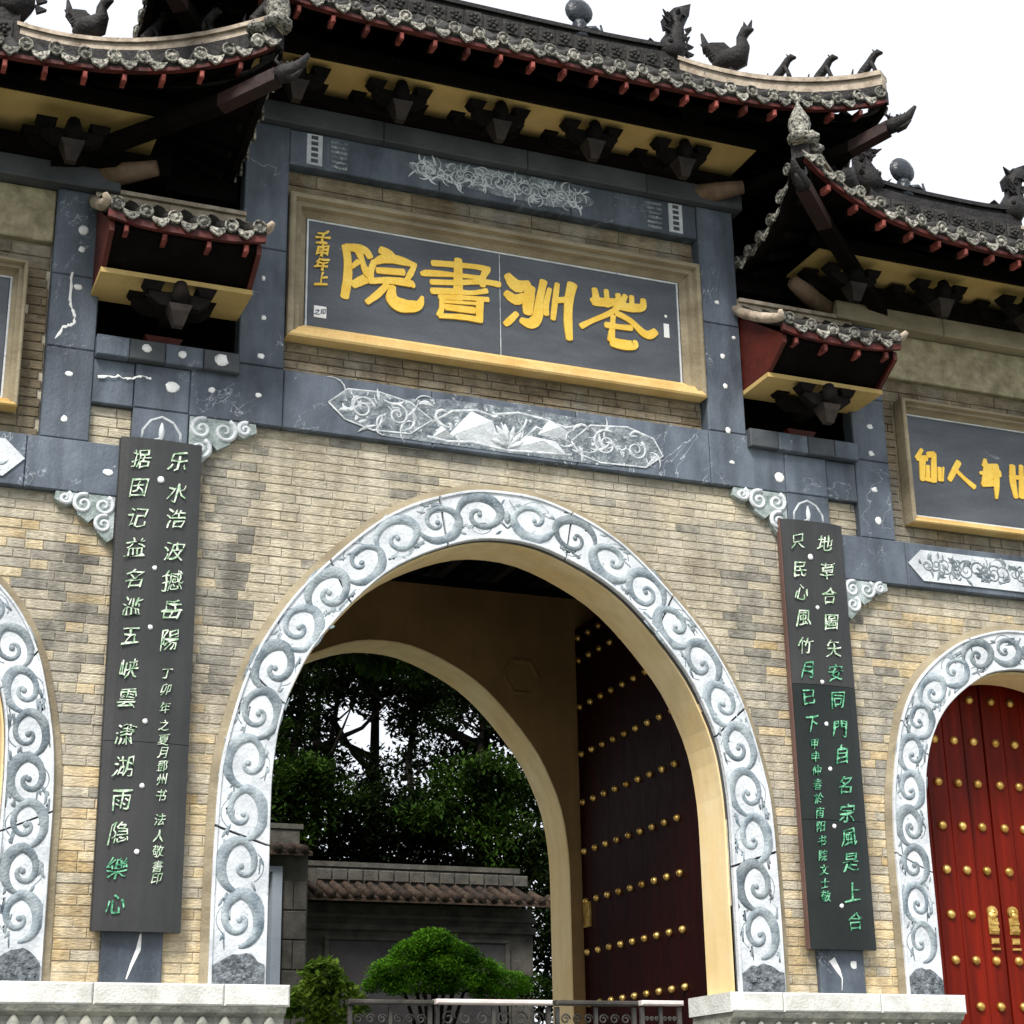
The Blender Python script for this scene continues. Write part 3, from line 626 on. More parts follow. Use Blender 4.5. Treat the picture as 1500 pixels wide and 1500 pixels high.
# ---- bricks
def px(p):
    v = Vector(p) - Vector((-4.878, -12, 0)); z = v.dot(_w); return 750 + 2600 * v.dot(_r) / z, 750 + 2600 * v.dot(_d) / z, z
CH_, CL_ = .0705, .245
MIDS = [(cx, [((a[0] + b[0]) / 2, (a[1] + b[1]) / 2) for a, b in zip(i_, o_)]) for cx, i_, o_ in ARCHES]
bricks = []
rb = random.Random(11)
def lay(x0, x1, z0, z1, arches=True, y=0.0, zone=None, ch=CH_, cl=CL_):
    n = max(1, round((z1 - z0) / ch)); h = (z1 - z0) / n
    for r in range(n):
        za, zb = z0 + r * h, z0 + (r + 1) * h
        spans = [(x0, x1)]
        if arches:
            for cx, tab in MIDS:
                hx = halfx(tab, max(za, 1.0)) if za < tab[-1][1] - .01 else None
                if hx is None: continue
                new = []
                for a, b in spans:
                    if cx + hx <= a or cx - hx >= b: new.append((a, b)); continue
                    if cx - hx > a: new.append((a, cx - hx))
                    if cx + hx < b: new.append((cx + hx, b))
                spans = new
        for a, b in spans:
            x = a - rb.uniform(0, cl) if r % 2 else a - cl / 2 * rb.random()
            while x < b - .02:
                l = cl * rb.choice((1, 1, 1, .9, 1.1, .5)); xe = x + l
                xa, xb = max(x, a), min(xe, b)
                if xb - xa > .03: bricks.append((xa + .0026, xb - .0026, za + .0034, zb - .0034, y, zone))
                x = xe
lay(-6.55, -2.9, 1.0, 4.325); lay(2.9, 6.55, 1.0, 4.325)
lay(-2.9, -2.5, 1.0, 5.0) if False else None
lay(-2.5, 2.5, 1.0, 5.015)
for s in (-1, 1):
    lay(min(s * 2.9, s * 3.2), max(s * 2.9, s * 3.2), 4.72, 5.025, False)
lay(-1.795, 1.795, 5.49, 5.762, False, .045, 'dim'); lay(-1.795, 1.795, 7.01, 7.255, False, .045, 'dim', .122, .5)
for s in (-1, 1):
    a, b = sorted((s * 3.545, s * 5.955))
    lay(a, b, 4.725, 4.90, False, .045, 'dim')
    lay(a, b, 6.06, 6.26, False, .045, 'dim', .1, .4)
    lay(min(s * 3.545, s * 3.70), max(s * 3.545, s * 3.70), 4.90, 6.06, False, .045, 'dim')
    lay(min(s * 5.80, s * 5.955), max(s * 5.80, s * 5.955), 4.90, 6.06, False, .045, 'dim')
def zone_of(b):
    if b[5]: return 'brown_brick'  # upper courses take the brown tones darkened for eave shade
    x, z = abs((b[0] + b[1]) / 2), (b[2] + b[3]) / 2
    if (1.98 < x < 2.36 and 3.0 < z < 4.75 and rb.random() < .72) or (3.17 < x < 3.45 and 2.6 < z < 4.0 and rb.random() < .7): return 'grey_brick'
    if z < 1.55 and rb.random() < .9: return 'yellow_brick'
    if z < 2.3 and rb.random() < .45: return 'yellow_brick'
    if x > 2.2 and z < 4.2 and rb.random() < .3: return 'yellow_brick'
    return 'tan_brick' if rb.random() < .93 else 'grey_brick'
vis = []; rest = []
for b in bricks:
    c = px(((b[0] + b[1]) / 2, 0, (b[2] + b[3]) / 2)); ax, az = (b[0] + b[1]) / 2, (b[2] + b[3]) / 2
    hidden = 2.42 < abs(ax) < 2.95 and 1.3 < az < 4.78
    size = (b[1] - b[0]) / c[2]
    if 0 < c[0] < 1500 and 0 < c[1] < 1500 and not hidden and b[1] - b[0] > .12: vis.append((size, b))
    else: rest.append(b)
vis.sort(key=lambda t: -t[0]); top = [b for _, b in vis[:300]]; rest += [b for _, b in vis[300:]]
def unit_brick(seed, matname):
    rg = random.Random(seed); mb = MB(); mb.bbox(-.5, .5, 0, 1, -.5, .5, .0)
    j = lambda a: rg.uniform(-a, a)
    mb.v = [(-.5, .3, -.5), (.5, .3, -.5), (.5, 1, -.5), (-.5, 1, -.5), (-.5, .3, .5), (.5, .3, .5), (.5, 1, .5), (-.5, 1, .5),
            (-.482 + j(.008), j(.2), -.43 + j(.03)), (.482 + j(.008), j(.2), -.43 + j(.03)), (.482 + j(.008), j(.2), .43 + j(.03)), (-.482 + j(.008), j(.2), .43 + j(.03))]
    return mb.mesh('brick', matname)
BM = {z: [unit_brick(k, z) for k in range(4)] for z in ('tan_brick', 'grey_brick', 'yellow_brick', 'brown_brick')}
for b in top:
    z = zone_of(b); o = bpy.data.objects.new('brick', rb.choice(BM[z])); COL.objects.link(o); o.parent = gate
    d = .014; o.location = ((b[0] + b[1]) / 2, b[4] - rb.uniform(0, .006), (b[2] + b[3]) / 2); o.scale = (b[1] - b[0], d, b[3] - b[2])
fields = {'tan_brick': (MB(), []), 'grey_brick': (MB(), []), 'yellow_brick': (MB(), []), 'brown_brick': (MB(), [])}
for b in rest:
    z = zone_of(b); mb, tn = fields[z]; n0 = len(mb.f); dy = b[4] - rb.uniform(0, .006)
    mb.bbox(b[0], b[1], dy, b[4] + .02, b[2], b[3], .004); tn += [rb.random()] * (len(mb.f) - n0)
brick_mat('grey_brick_field', GREY, True); brick_mat('yellow_brick_field', GOLDB, True); brick_mat('brown_brick_field', SHADED_BROWNB, True)
for z, (mb, tn) in fields.items():
    o = mb.build('brick_courses', z + '_field', gate, fix=False, kind='stuff')
    at_ = o.data.attributes.new('tone', 'FLOAT', 'FACE')
    for i, t in enumerate(tn[:len(o.data.polygons)]): at_.data[i].value = t

# ---- dressed stone frame
def stone(x0, x1, z0, z1, y0=-.07, y1=.06, m='slate', name='stone_post', par=None, b=.008):
    mb = MB(); mb.bbox(x0, x1, y0, y1, z0, z1, b); return mb.build(name, m, par or gate)
for s in (-1, 1):
    stone(s * 1.802, s * 2.15, 6.48, 7.575); stone(s * 1.802, s * 2.15, 5.495, 6.476)          # central posts
    stone(s * 1.80, s * 2.498, 5.02, 5.491, name='lintel_end')
    stone(s * 2.502, s * 2.90, 5.03, 5.374, name='lintel_end'); stone(s * 2.904, s * 3.198, 5.03, 5.374, name='lintel_end', y0=-.055)
    stone(s * 2.15, s * 2.50, 5.495, 5.53, name='lintel_end', y0=-.02) if False else None
    stone(s * 2.50, s * 2.90, 4.66, 5.026, name='stone_post'); stone(s * 2.50, s * 2.90, 1.002, 4.656, name='stone_post', y0=-.045)
    for k, (a, b) in enumerate(((2.152, 2.42), (2.424, 2.70), (2.704, 2.96), (2.964, 3.198))):
        stone(s * a, s * b, 5.378, 5.535, y0=-.135, y1=.5, name='niche_sill', m='slate' if k % 2 else 'slate_dark')
    for k, (a, b) in enumerate(((4.722, 5.42), (5.424, 6.0), (6.004, 6.695))):
        stone(s * 3.20, s * 3.54, a, b, y0=-.062)
        stone(s * 5.96, s * 6.30, a, b, y0=-.062)
    stone(s * 2.904, s * 3.62, 4.33, 4.718, name='side_lintel'); stone(s * 3.624, s * 5.88, 4.33, 4.718, name='side_lintel'); stone(s * 5.884, s * 6.6, 4.33, 4.718, name='side_lintel')
    cm = 'slate_dark' if s < 0 else 'tan_trim'
    for a, b in ((3.10, 4.2), (4.204, 5.3), (5.304, 6.4)): stone(s * a, s * b, 6.70, 6.87, y0=-.14, y1=.5, m=cm, name='cap_slab')
    stone(s * 3.545, s * 5.955, 6.27, 6.695, y0=-.01, m='tan_panel', name='side_frieze')
for a, b in ((-1.796, -.62), (-.616, .60), (.604, 1.796)):
    stone(a, b, 5.02, 5.488, name='lintel')
for a, b in ((-1.80, -.55), (-.546, .62), (.624, 1.80)):
    stone(a, b, 7.262, 7.575, name='upper_lintel', y0=-.055)
for a, b in ((-2.22, -1.05), (-1.046, .2), (.204, 1.3), (1.304, 2.22)):
    stone(a, b, 7.58, 7.755, y0=-.14, y1=.5, m='slate_dark', name='cap_slab')

# ---- mouldings round the name stones
def moulding(x0, x1, z0, z1, w_, par=gate):
    """four mitred lengths; outer edge proud, inner edge recessed"""
    prof = [(0, .03), (0, -.095), (.10, -.105), (.28, -.105), (.34, -.06), (.62, -.065), (.70, -.02), (.95, .012), (1, .02), (1, .05)]
    for side in range(4):
        mb = MB(); b = 0
        if side == 0: e = [(x0, z0), (x1, z0)]; n = (0, 1)
        elif side == 1: e = [(x1, z0), (x1, z1)]; n = (-1, 0)
        elif side == 2: e = [(x1, z1), (x0, z1)]; n = (0, -1)
        else: e = [(x0, z1), (x0, z0)]; n = (1, 0)
        dx, dz = e[1][0] - e[0][0], e[1][1] - e[0][1]; l = math.hypot(dx, dz); dx /= l; dz /= l
        for t, y in prof:
            for q, sg in ((e[0], 1), (e[1], -1)):
                mb.v.append((q[0] + n[0] * w_ * t + dx * sg * (w_ * t + .001), y, q[1] + n[1] * w_ * t + dz * sg * (w_ * t + .001)))
        m = len(prof)
        for k in range(m - 1): mb.face((2 * k, 2 * k + 1, 2 * k + 3, 2 * k + 2))
        mb.face(tuple(2 * k for k in range(m))); mb.face(tuple(2 * k + 1 for k in range(m - 1, -1, -1)))
        mb.build('frame_sill' if side == 0 else 'frame_moulding', 'gold_sill' if side == 0 else 'tan_trim', par)
moulding(-1.79, 1.79, 5.77, 7.0, .155)
for s in (-1, 1): moulding(s * 4.75 - 1.04, s * 4.75 + 1.04, 4.905, 6.05, .10)
for a, b, c, d in ((-1.79, 1.79, 5.76, 7.01), (-5.80, -3.70, 4.90, 6.06), (3.70, 5.80, 4.90, 6.06)):
    w = MB(); w.box(a, b, .05, .08, c, d); w.build('recess_panel', 'tan_trim', gate)

# ---- relief carving helpers
def swirl(mb, cx, cz, r, y, h=.018, hand=1, turns=1.6, a0=0, wd=.012, n=26):
    P = []
    for k in range(n + 1):
        u = k / n; a = a0 + hand * u * turns * 2 * math.pi; rr = r * (1 - .88 * u)
        P.append((cx + rr * math.cos(a), cz + rr * math.sin(a), wd * (1 - .5 * u)))
    ribbon(mb, P, y, h)
def leafr(mb, x, z, ang, l, wd, y, h=.014, bend=.3):
    P = []
    for k in range(7):
        u = k / 6; a = ang + bend * (u - .5) * 2; P.append((x + l * u * math.cos(a), z + l * u * math.sin(a), max(.002, wd * math.sin(math.pi * min(1, u * .9 + .08)))))
    ribbon(mb, P, y, h)
rc = random.Random(5)
def carving(x0, x1, z0, z1, y, m='white_vein', dens=1.0, wd=.008, seed=1, plate=None):
    rg = random.Random(seed); mb = MB(); mb.smooth = True; h = z1 - z0
    x = x0 + h * .3; k = 0
    while x < x1 - h * .2:
        r = h * rg.uniform(.25, .42); zc = (z0 + z1) / 2 + rg.uniform(-.08, .08) * h
        swirl(mb, x, zc, r, y, .016, rg.choice((1, -1)), rg.uniform(1.1, 1.9), rg.uniform(0, 6.3), wd)
        for q in range(int(5 * dens)):
            a = rg.uniform(0, 6.28); leafr(mb, x + r * .9 * math.cos(a), zc + min(r, h * .42) * .8 * math.sin(a), a + rg.uniform(-1, 1), rg.uniform(.04, .11), wd * rg.uniform(.8, 1.8), y, .012, rg.uniform(-1, 1))
        x += r * rg.uniform(1.0, 1.5); k += 1
    v = [p for p in mb.v if z0 - .03 < p[2] < z1 + .03]
    return mb.build('relief_carving', m, gate)
# upper lintel: a cloud cartouche and end tablets
w = MB(); P = []
for k in range(36):
    a = 2 * math.pi * k / 36; ex = .82 * (abs(math.cos(a)) ** .6) * (1 if math.cos(a) > 0 else -1); P.append((.01 + ex, 7.435 + .115 * math.sin(a) * (1 + .12 * math.cos(5 * a)) - .012 * math.cos(a)))
w.prism(P, -.062, -.05); w.build('cartouche', 'carved_grey', gate)
carving(-.76, .78, 7.335, 7.535, -.061, 'marble', 1.6, .006, 3)
w = MB(); w.smooth = True; swirl(w, -.68, 7.44, .085, -.062, .02, 1, 1.6, 0, .010); swirl(w, -.68, 7.44, .05, -.06, .02, -1, 1.2, 1, .006); w.build('relief_carving', 'white_vein', gate)
for s in (-1, 1):
    w = MB(); w.bbox(s * 1.535, s * 1.665, -.066, -.05, 7.285, 7.56, .004); t_ = w.build('tablet', 'marble', gate)
    for k in range(5):
        w = MB(); z = 7.318 + k * .052; w.bbox(s * 1.60 - .028, s * 1.60 + .028, -.072, -.066, z - .014, z + .018, .003); w.build('tablet_mark', 'slate_dark', t_)
    w = MB()
    for k in range(6):
        z = 7.30 + k * .045; w.bbox(s * 1.40 - .07, s * 1.40 + .07, -.064, -.05, z - .012, z + .016, .004)
    w.build('fret_carving', 'carved_grey', gate)
# lower lintel: long lotus scroll in pale relief
w = MB(); w.smooth = True; Y = -.071
for pts in ([(-1.45, 5.27), (-1.30, 5.40), (-1.05, 5.41), (-.80, 5.36), (-.62, 5.24), (-.80, 5.10), (-1.10, 5.09), (-1.32, 5.15)],
            [(.55, 5.22), (.72, 5.38), (1.05, 5.41), (1.28, 5.34), (1.36, 5.20), (1.20, 5.08), (.80, 5.07), (.62, 5.12)]):
    w2 = MB(); w2.prism(pts, -.077, -.066); w2.build('cartouche', 'carved_grey', gate)
    ribbon(w, [(x, z, .007) for x, z in pts + [pts[0]]], -.077, .010)
for a in ([(-.62, 5.22), (-.45, 5.34), (-.25, 5.37), (-.05, 5.33)], [(-.45, 5.12), (-.32, 5.24), (-.22, 5.32), (-.12, 5.18), (0, 5.08)],
          [(0, 5.08), (.14, 5.18), (.25, 5.3), (.38, 5.26), (.55, 5.2)], [(-.1, 5.36), (.1, 5.40), (.3, 5.38), (.5, 5.33), (.62, 5.36)], [(-.66, 5.10), (-.5, 5.08), (-.3, 5.1), (0, 5.07), (.3, 5.09), (.55, 5.1)]):
    ribbon(w, [(x, z, .011) for x, z in a], Y - .0035, .012)
for i in range(7): leafr(w, 0, 5.10, math.radians(20 + i * 23.3), .20, .03, Y, .02, .1)
rg = random.Random(8)
for i in range(80):
    x = rg.uniform(-1.36, 1.28)
    if -.5 < x < .5 and rg.random() < .6: continue
    leafr(w, x, rg.uniform(5.12, 5.38), rg.uniform(0, 6.28), rg.uniform(.06, .2), rg.uniform(.006, .016), -.076, .012, rg.uniform(-1, 1))
swirl(w, -1.18, 5.26, .10, -.076, .02, 1, 1.7, 0, .012); swirl(w, -.90, 5.24, .09, -.076, .02, -1, 1.6, 2, .012); swirl(w, .85, 5.24, .12, -.076, .02, 1, 1.6, 1, .013); swirl(w, 1.12, 5.22, .09, -.076, .02, -1, 1.6, 1, .011)
w.build('lotus_carving', 'white_vein', gate)
w = MB(); w.prism([(-1.0, 5.055), (-1.10, 5.16), (-.9, 5.38), (-.5, 5.43), (.3, 5.44), (.84, 5.42), (1.0, 5.2), (.9, 5.05)], -.0745, -.066); w.build('cartouche', 'carved_grey', gate)
for tri in ([(-.50, 5.12), (-.30, 5.36), (-.12, 5.30), (-.05, 5.09)], [(.02, 5.09), (.16, 5.22), (.42, 5.20), (.50, 5.10)], [(.26, 5.24), (.36, 5.38), (.52, 5.30), (.50, 5.22)], [(-.62, 5.10), (-.55, 5.20), (-.44, 5.11)]):
    w = MB(); mx_ = sum(p[0] for p in tri) / len(tri); mz_ = sum(p[1] for p in tri) / len(tri); b_ = [(x, -.0745, z) for x, z in tri]; n_ = len(tri)
    w.add(b_ + [(mx_ + .02, -.105, mz_ + .03)], [(i, (i + 1) % n_, n_) for i in range(n_)]); w.build('rock_facet', 'marble', gate)
# side lintels: pale plaques with dark-veined carving
for s in (-1, 1):
    w = MB(); c = s * 4.75
    w.prism([(c - 1.12, 4.53), (c - .98, 4.66), (c + .98, 4.66), (c + 1.12, 4.53), (c + .98, 4.385), (c - .98, 4.385)], -.082, -.066); w.build('pale_cartouche', 'marble', gate)
    carving(c - 1.0, c + 1.0, 4.41, 4.635, -.081, 'scroll_stone', 1.5, .010, 20 + s)
# carved corner brackets under the lintels
def corner_bracket(x, z, s, sx, sz, m):
    w = MB(); w.smooth = False
    P = [(0, 0), (.98, 0), (1.0, -.16), (.80, -.30), (.66, -.22), (.60, -.46), (.42, -.60), (.34, -.5), (.26, -.80), (.10, -1.0), (0, -.9)]
    w.prism([(x + s * a * sx, z + b * sz) for a, b in P], -.065, .01)
    o = w.build('corner_bracket', m, gate)
    w = MB(); w.smooth = True
    for a, b, r, h in ((.18, -.22, .17, 1), (.52, -.22, .18, -1), (.82, -.13, .11, 1), (.17, -.62, .16, -1)):
        swirl(w, x + s * a * sx, z + b * sz, r * sx, -.064, .03, h * s, 1.5, 1.2, .020 * sx / .5)
    w.build('swirl_carving', 'marble', o)
for s in (-1, 1):
    corner_bracket(s * 2.49, 5.015, -s, .50, .40, 'green_grey')
    corner_bracket(s * 2.99, 4.325, s, .42, .34, 'green_grey')
    # arch-shaped emblem at the head of the lower post
    w = MB(); w.smooth = True; cx = s * 2.69
    ribbon(w, [(cx - .14, 4.77, .010), (cx - .135, 4.86, .010), (cx - .08, 4.94, .010), (cx, 4.975, .010), (cx + .08, 4.94, .010), (cx + .135, 4.86, .010), (cx + .14, 4.77, .010)], -.071, .015)
    leafr(w, cx, 4.93, -math.pi / 2, .16, .022, -.071, .02, 0); leafr(w, cx - .05, 4.80, .3, .1, .01, -.071, .012, .5)
    w.build('arch_emblem', 'white_vein', gate)
# pale chips and inlays on the stone frame
SP = [(-3.34, 6.38, 2), (-3.34, 6.22, 1.4), (-3.35, 5.91, 1.5), (-1.98, 6.22, 1), (-1.97, 5.89, 1.2), (-1.98, 5.57, 1.1), (-1.99, 5.25, 1), (-3.37, 5.22, 1.3), (-3.38, 4.87, 1.1), (-3.38, 4.52, 1.3), (-3.05, 4.5, 1.7),
      (-2.63, 5.22, 2.2), (-2.34, 5.24, 1.6), (1.95, 6.68, 1), (2.09, 6.37, .8), (1.97, 6.18, 1), (1.98, 5.91, 1.1), (1.98, 5.51, 1.2), (2.0, 5.23, 1),
      (3.36, 5.96, 1.2), (3.38, 5.74, 1.2), (3.37, 5.49, 1.4), (3.37, 5.16, 1.4), (3.38, 4.88, 1.8), (2.44, 5.15, 2), (3.41, 4.51, 1.1)]
rg = random.Random(3)
for i, (x, z, k) in enumerate(SP):
    w = MB(); w.smooth = True; r = .021 * k; w.blob((x, -.071 if abs(x) < 3.1 else -.063, z), (r * rg.uniform(.7, 1.25), .005, r * rg.uniform(.7, 1.15)), 9, 5, .25, i); w.build('pale_inlay', 'white_chip', gate)
for x, z, k in ((-2.84, 5.47, 1.6), (-2.58, 5.46, 1.5), (-2.29, 5.46, 2.3)):
    w = MB(); w.smooth = True; w.blob((x, -.136, z), (.022 * k, .010, .021 * k), 9, 5, .2, int(x * 9)); w.build('pale_inlay', 'white_chip', gate)
# pale quartz veins
for pts in ([(-3.40, 6.02), (-3.405, 5.80), (-3.36, 5.68), (-3.36, 5.62), (-3.43, 5.58), (-3.50, 5.46)], [(-3.17, 5.22), (-3.02, 5.25), (-2.95, 5.235), (-2.86, 5.27), (-2.78, 5.27)]):
    w = MB(); rv = random.Random(len(pts)); ribbon(w, [(p[0] + (q[0] - p[0]) * t / 6 + rv.uniform(-.007, .007), p[1] + (q[1] - p[1]) * t / 6 + rv.uniform(-.007, .007), rv.uniform(.002, .013)) for p, q in zip(pts, pts[1:]) for t in range(6)], -.063 if pts[0][0] < -3.3 else -.0715, .006); w.build('quartz_vein', 'white_chip', gate)
w = MB(); ribbon(w, [(-2.73, 1.03, .004), (-2.70, 1.12, .010), (-2.66, 1.22, .016), (-2.65, 1.32, .006)], -.046, .005); w.build('quartz_vein', 'white_chip', gate); w = MB(); ribbon(w, [(2.68, 1.03, .002), (2.69, 1.12, .004), (2.66, 1.18, .02), (2.61, 1.26, .03)], -.046, .005); w.blob((2.80, -.046, 1.22), (.03, .006, .03), 7, 4, .3, 2); w.build('quartz_vein', 'white_chip', gate)

# ---- pier platforms
for s in (-1, 1):
    for k, (a, b) in enumerate(((1.66, 2.10), (2.104, 2.95), (2.954, 3.72))):
        stone(s * a, s * b, .86, 1.0, y0=-.16, y1=.52, m='platform_stone', name='platform_slab', b=.012)
    stone(s * 5.78, s * 6.9, .86, 1.0, y0=-.16, y1=.52, m='platform_stone', name='platform_slab', b=.012)
    for a, b in ((1.66, 3.72), (5.78, 6.9)):
        w = MB(); w.prismx([(-.15, .858), (-.13, .82), (-.08, .79), (-.07, .70), (-.10, .62), (-.10, .2), (-.14, .1), (-.20, .05), (-.20, FLOOR), (.50, FLOOR), (.50, .858)], s * (a + .02) if s > 0 else s * (b - .02), s * (b - .02) if s > 0 else s * (a + .02))
        pl = w.build('plinth', 'plinth_stone', gate)
        w = MB(); w.smooth = True; x = a + .12
        while x < b - .1:
            leafr(w, s * x, .64, math.pi / 2, .17, .045, -.098, .025, 0); swirl(w, s * (x + .07), .69, .035, -.09, .02, 1, 1.2, 0, .008); x += .15
        w.build('lotus_petals', 'plinth_stone', pl)

# ---- doors
def leaf_side(cx, sgn):
    """closed red door leaf, hinged at the jamb; sgn=-1 left leaf"""
    xa, xb = (cx - 1.24, cx - .008) if sgn < 0 else (cx + .008, cx + 1.24)
    w = MB(); w.box(xa, xb, .63, .68, FLOOR, 3.95); lf = w.build('door_leaf', 'red_lacquer', gate)
    n = 6
    for k in range(n):
        a = xa + (xb - xa) * k / n; b = xa + (xb - xa) * (k + 1) / n
        w = MB(); w.bbox(a + .002, b - .002, .60, .632, FLOOR, 3.95, .006); w.build('plank', 'red_lacquer', lf)
    for r in range(10):
        z = .60 + r * .3715
        for c in range(6):
            x = cx + sgn * (.115 + .203 * c)
            o = bpy.data.objects.new('stud', STUD); COL.objects.link(o); o.parent = lf; o.location = (x, .60, z); o.scale = (.88, .88, .88)
    w = MB(); x = cx + sgn * .105
    w.bbox(x - .048, x + .048, .578, .599, 1.56, 1.70, .01); w.lathe([(.055, 0), (.05, -.016), (.022, -.022), (.0001, -.038)], 12, (x, .598, 1.745), 'y')
    for q in range(2): w.bbox(x - .045, x + .045, .568, .579, 1.58 + q * .055, 1.61 + q * .055, .006)
    w.bbox(x - .038, x + .038, .575, .599, 1.48, 1.53, .01); w.bbox(x - .042, x + .042, .575, .599, 1.43, 1.45, .006); w.build('door_plate', 'brass', lf)
w = MB(); w.smooth = True; w.lathe([(.044, 0), (.046, -.008), (.040, -.026), (.024, -.040), (.0005, -.045)], 10, (0, 0, 0), 'y'); STUD = w.mesh('stud', 'brass')
for s in (-1, 1):
    for sg in (-1, 1): leaf_side(s * 4.75 - .03, sg)
    # shade-darkened rear leaf of the middle doorway, folded back into the passage
    w = MB(); w.box(s * 1.93, s * 1.97, .46, 3.0 - .02, FLOOR, 4.62); lf = w.build('door_leaf', 'shaded_lacquer', gate)
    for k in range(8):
        a = .46 + 2.52 * k / 8; w = MB(); w.box(s * 1.915, s * 1.931, a + .0015, a + 2.52 / 8 - .0015, FLOOR + .01, 4.61); w.build('plank', 'shaded_lacquer', lf)
    for r in range(10):
        z = .68 + r * .45 if r < 9 else 4.5
        for c in range(9):
            o = bpy.data.objects.new('stud', STUD); COL.objects.link(o); o.parent = lf; o.location = (s * 1.915, 1.03 + c * .232, z); o.scale = (.74, .92, .70)
            o.rotation_euler = (0, 0, -s * math.pi / 2)
    w = MB(); w.box(s * 1.895, s * 1.914, 2.80, 2.94, 1.80, 2.02); w.build('door_plate', 'brass', lf)
# ================================================================== ROOFS
def cap_mesh():
    w = MB(); w.smooth = True
    w.lathe([(.046, .06), (.051, .0), (.053, -.014), (.043, -.020), (.039, -.009), (.024, -.008), (.018, -.020), (.0006, -.023)], 12, (0, 0, 0), 'y')
    return w.mesh('tile_end', 'tile_end')
def drip_mesh():
    w = MB(); P = []
    for k in range(9):
        u = k / 8; x = -.072 + .144 * u; P.append((x, .012 - .030 * math.sin(math.pi * u)))
    low = [(.05, -.05), (.022, -.078), (0, -.095), (-.022, -.078), (-.05, -.05)]
    w.prism(P + low, -.008, .010); w.blob((0, -.008, -.045), (.022, .010, .022), 7, 4)
    return w.mesh('drip_tile', 'tile_end')
CAP, DRIP = cap_mesh(), drip_mesh()
def rtile_mesh():
    w = MB(); w.bbox(-.075, .075, -.012, .01, 0, .15, .008); w.smooth = True
    for a in range(5): w.blob((.035 * math.cos(a * 1.257), -.014, .075 + .035 * math.sin(a * 1.257)), (.022, .014, .022), 6, 4)
    w.blob((0, -.018, .075), (.016, .014, .016), 6, 4)
    return w.mesh('ridge_tile', 'roof_tile')
RTILE = rtile_mesh()
def rend_mesh():
    w = MB(); w.bbox(-.016, .016, -.02, .10, -.034, .02, .007); return w.mesh('rafter_end', 'rafter_end')
REND = rend_mesh()

def ridge_dragon(x, y, z, s, face, par, m='ridge_dark'):
    """dragon fish biting the ridge end, tail curled up"""
    w = MB(); w.smooth = True; f = face
    w.tube([(x - f * .10 * s, y, z - .05 * s), (x - f * .02 * s, y, z + .10 * s), (x + f * .02 * s, y, z + .26 * s), (x + f * .02 * s, y, z + .40 * s), (x + f * .10 * s, y, z + .54 * s), (x + f * .17 * s, y, z + .60 * s)],
           [.14 * s, .15 * s, .10 * s, .10 * s, .085 * s, .03 * s], 9)
    w.smooth = False
    w.prism([(x - f * .10 * s, z + .30 * s), (x - f * .12 * s, z + .42 * s), (x + f * .00 * s, z + .56 * s), (x + f * .20 * s, z + .66 * s), (x + f * .17 * s, z + .50 * s), (x + f * .08 * s, z + .38 * s)], y - .035, y + .035)
    w.prism([(x - f * .16 * s, z + .02 * s), (x - f * .30 * s, z + .12 * s), (x - f * .20 * s, z - .02 * s), (x - f * .30 * s, z - .08 * s), (x - f * .12 * s, z - .10 * s)], y - .06, y + .06)
    for k in range(2): w.prism([(x + f * (.14) * s, z + (.02 + .09 * k) * s), (x + f * .22 * s, z + (.07 + .09 * k) * s), (x + f * .12 * s, z + (.10 + .09 * k) * s)], y - .02, y + .02)
    w.blob((x - f * .1 * s, y - .12 * s, z + .10 * s), (.03, .03, .03), 6, 4); rj = random.Random(int(abs(x) * 50)); w.smooth = False
    for k in range(16):
        h = rj.uniform(-.05, .5); a = rj.uniform(-1, 1); w.tube([(x + a * .10 * s, y - .09 * s, z + h * s), (x + a * .17 * s - f * .02, y - .13 * s, z + (h + rj.uniform(.0, .08)) * s)], [.035 * s, .006 * s], 5)
    return w.build('ridge_dragon', m, par)
def ridge_ball(x, y, z, s, par):
    w = MB(); w.smooth = True
    w.lathe([(.10 * s, -.08), (.085 * s, 0), (.05 * s, .05 * s), (.07 * s, .09 * s), (.055 * s, .13 * s)], 10, (x, y, z))
    w.blob((x, y, z + .235 * s), (.135 * s, .06 * s, .125 * s), 12, 7)
    w.tube([(x + .12 * s * math.cos(a * math.pi / 8), y, z + .235 * s + .12 * s * math.sin(a * math.pi / 8)) for a in range(17)], .018 * s, 5)
    w.tube([(x + .06 * s, y, z + .06 * s), (x + .14 * s, y - .03, z + .07 * s), (x + .22 * s, y - .03, z + .02 * s), (x + .20 * s, y - .03, z + .12 * s)], [.03 * s, .028 * s, .022 * s, .01 * s], 6)
    return w.build('ridge_ball', 'glazed_dark', par)
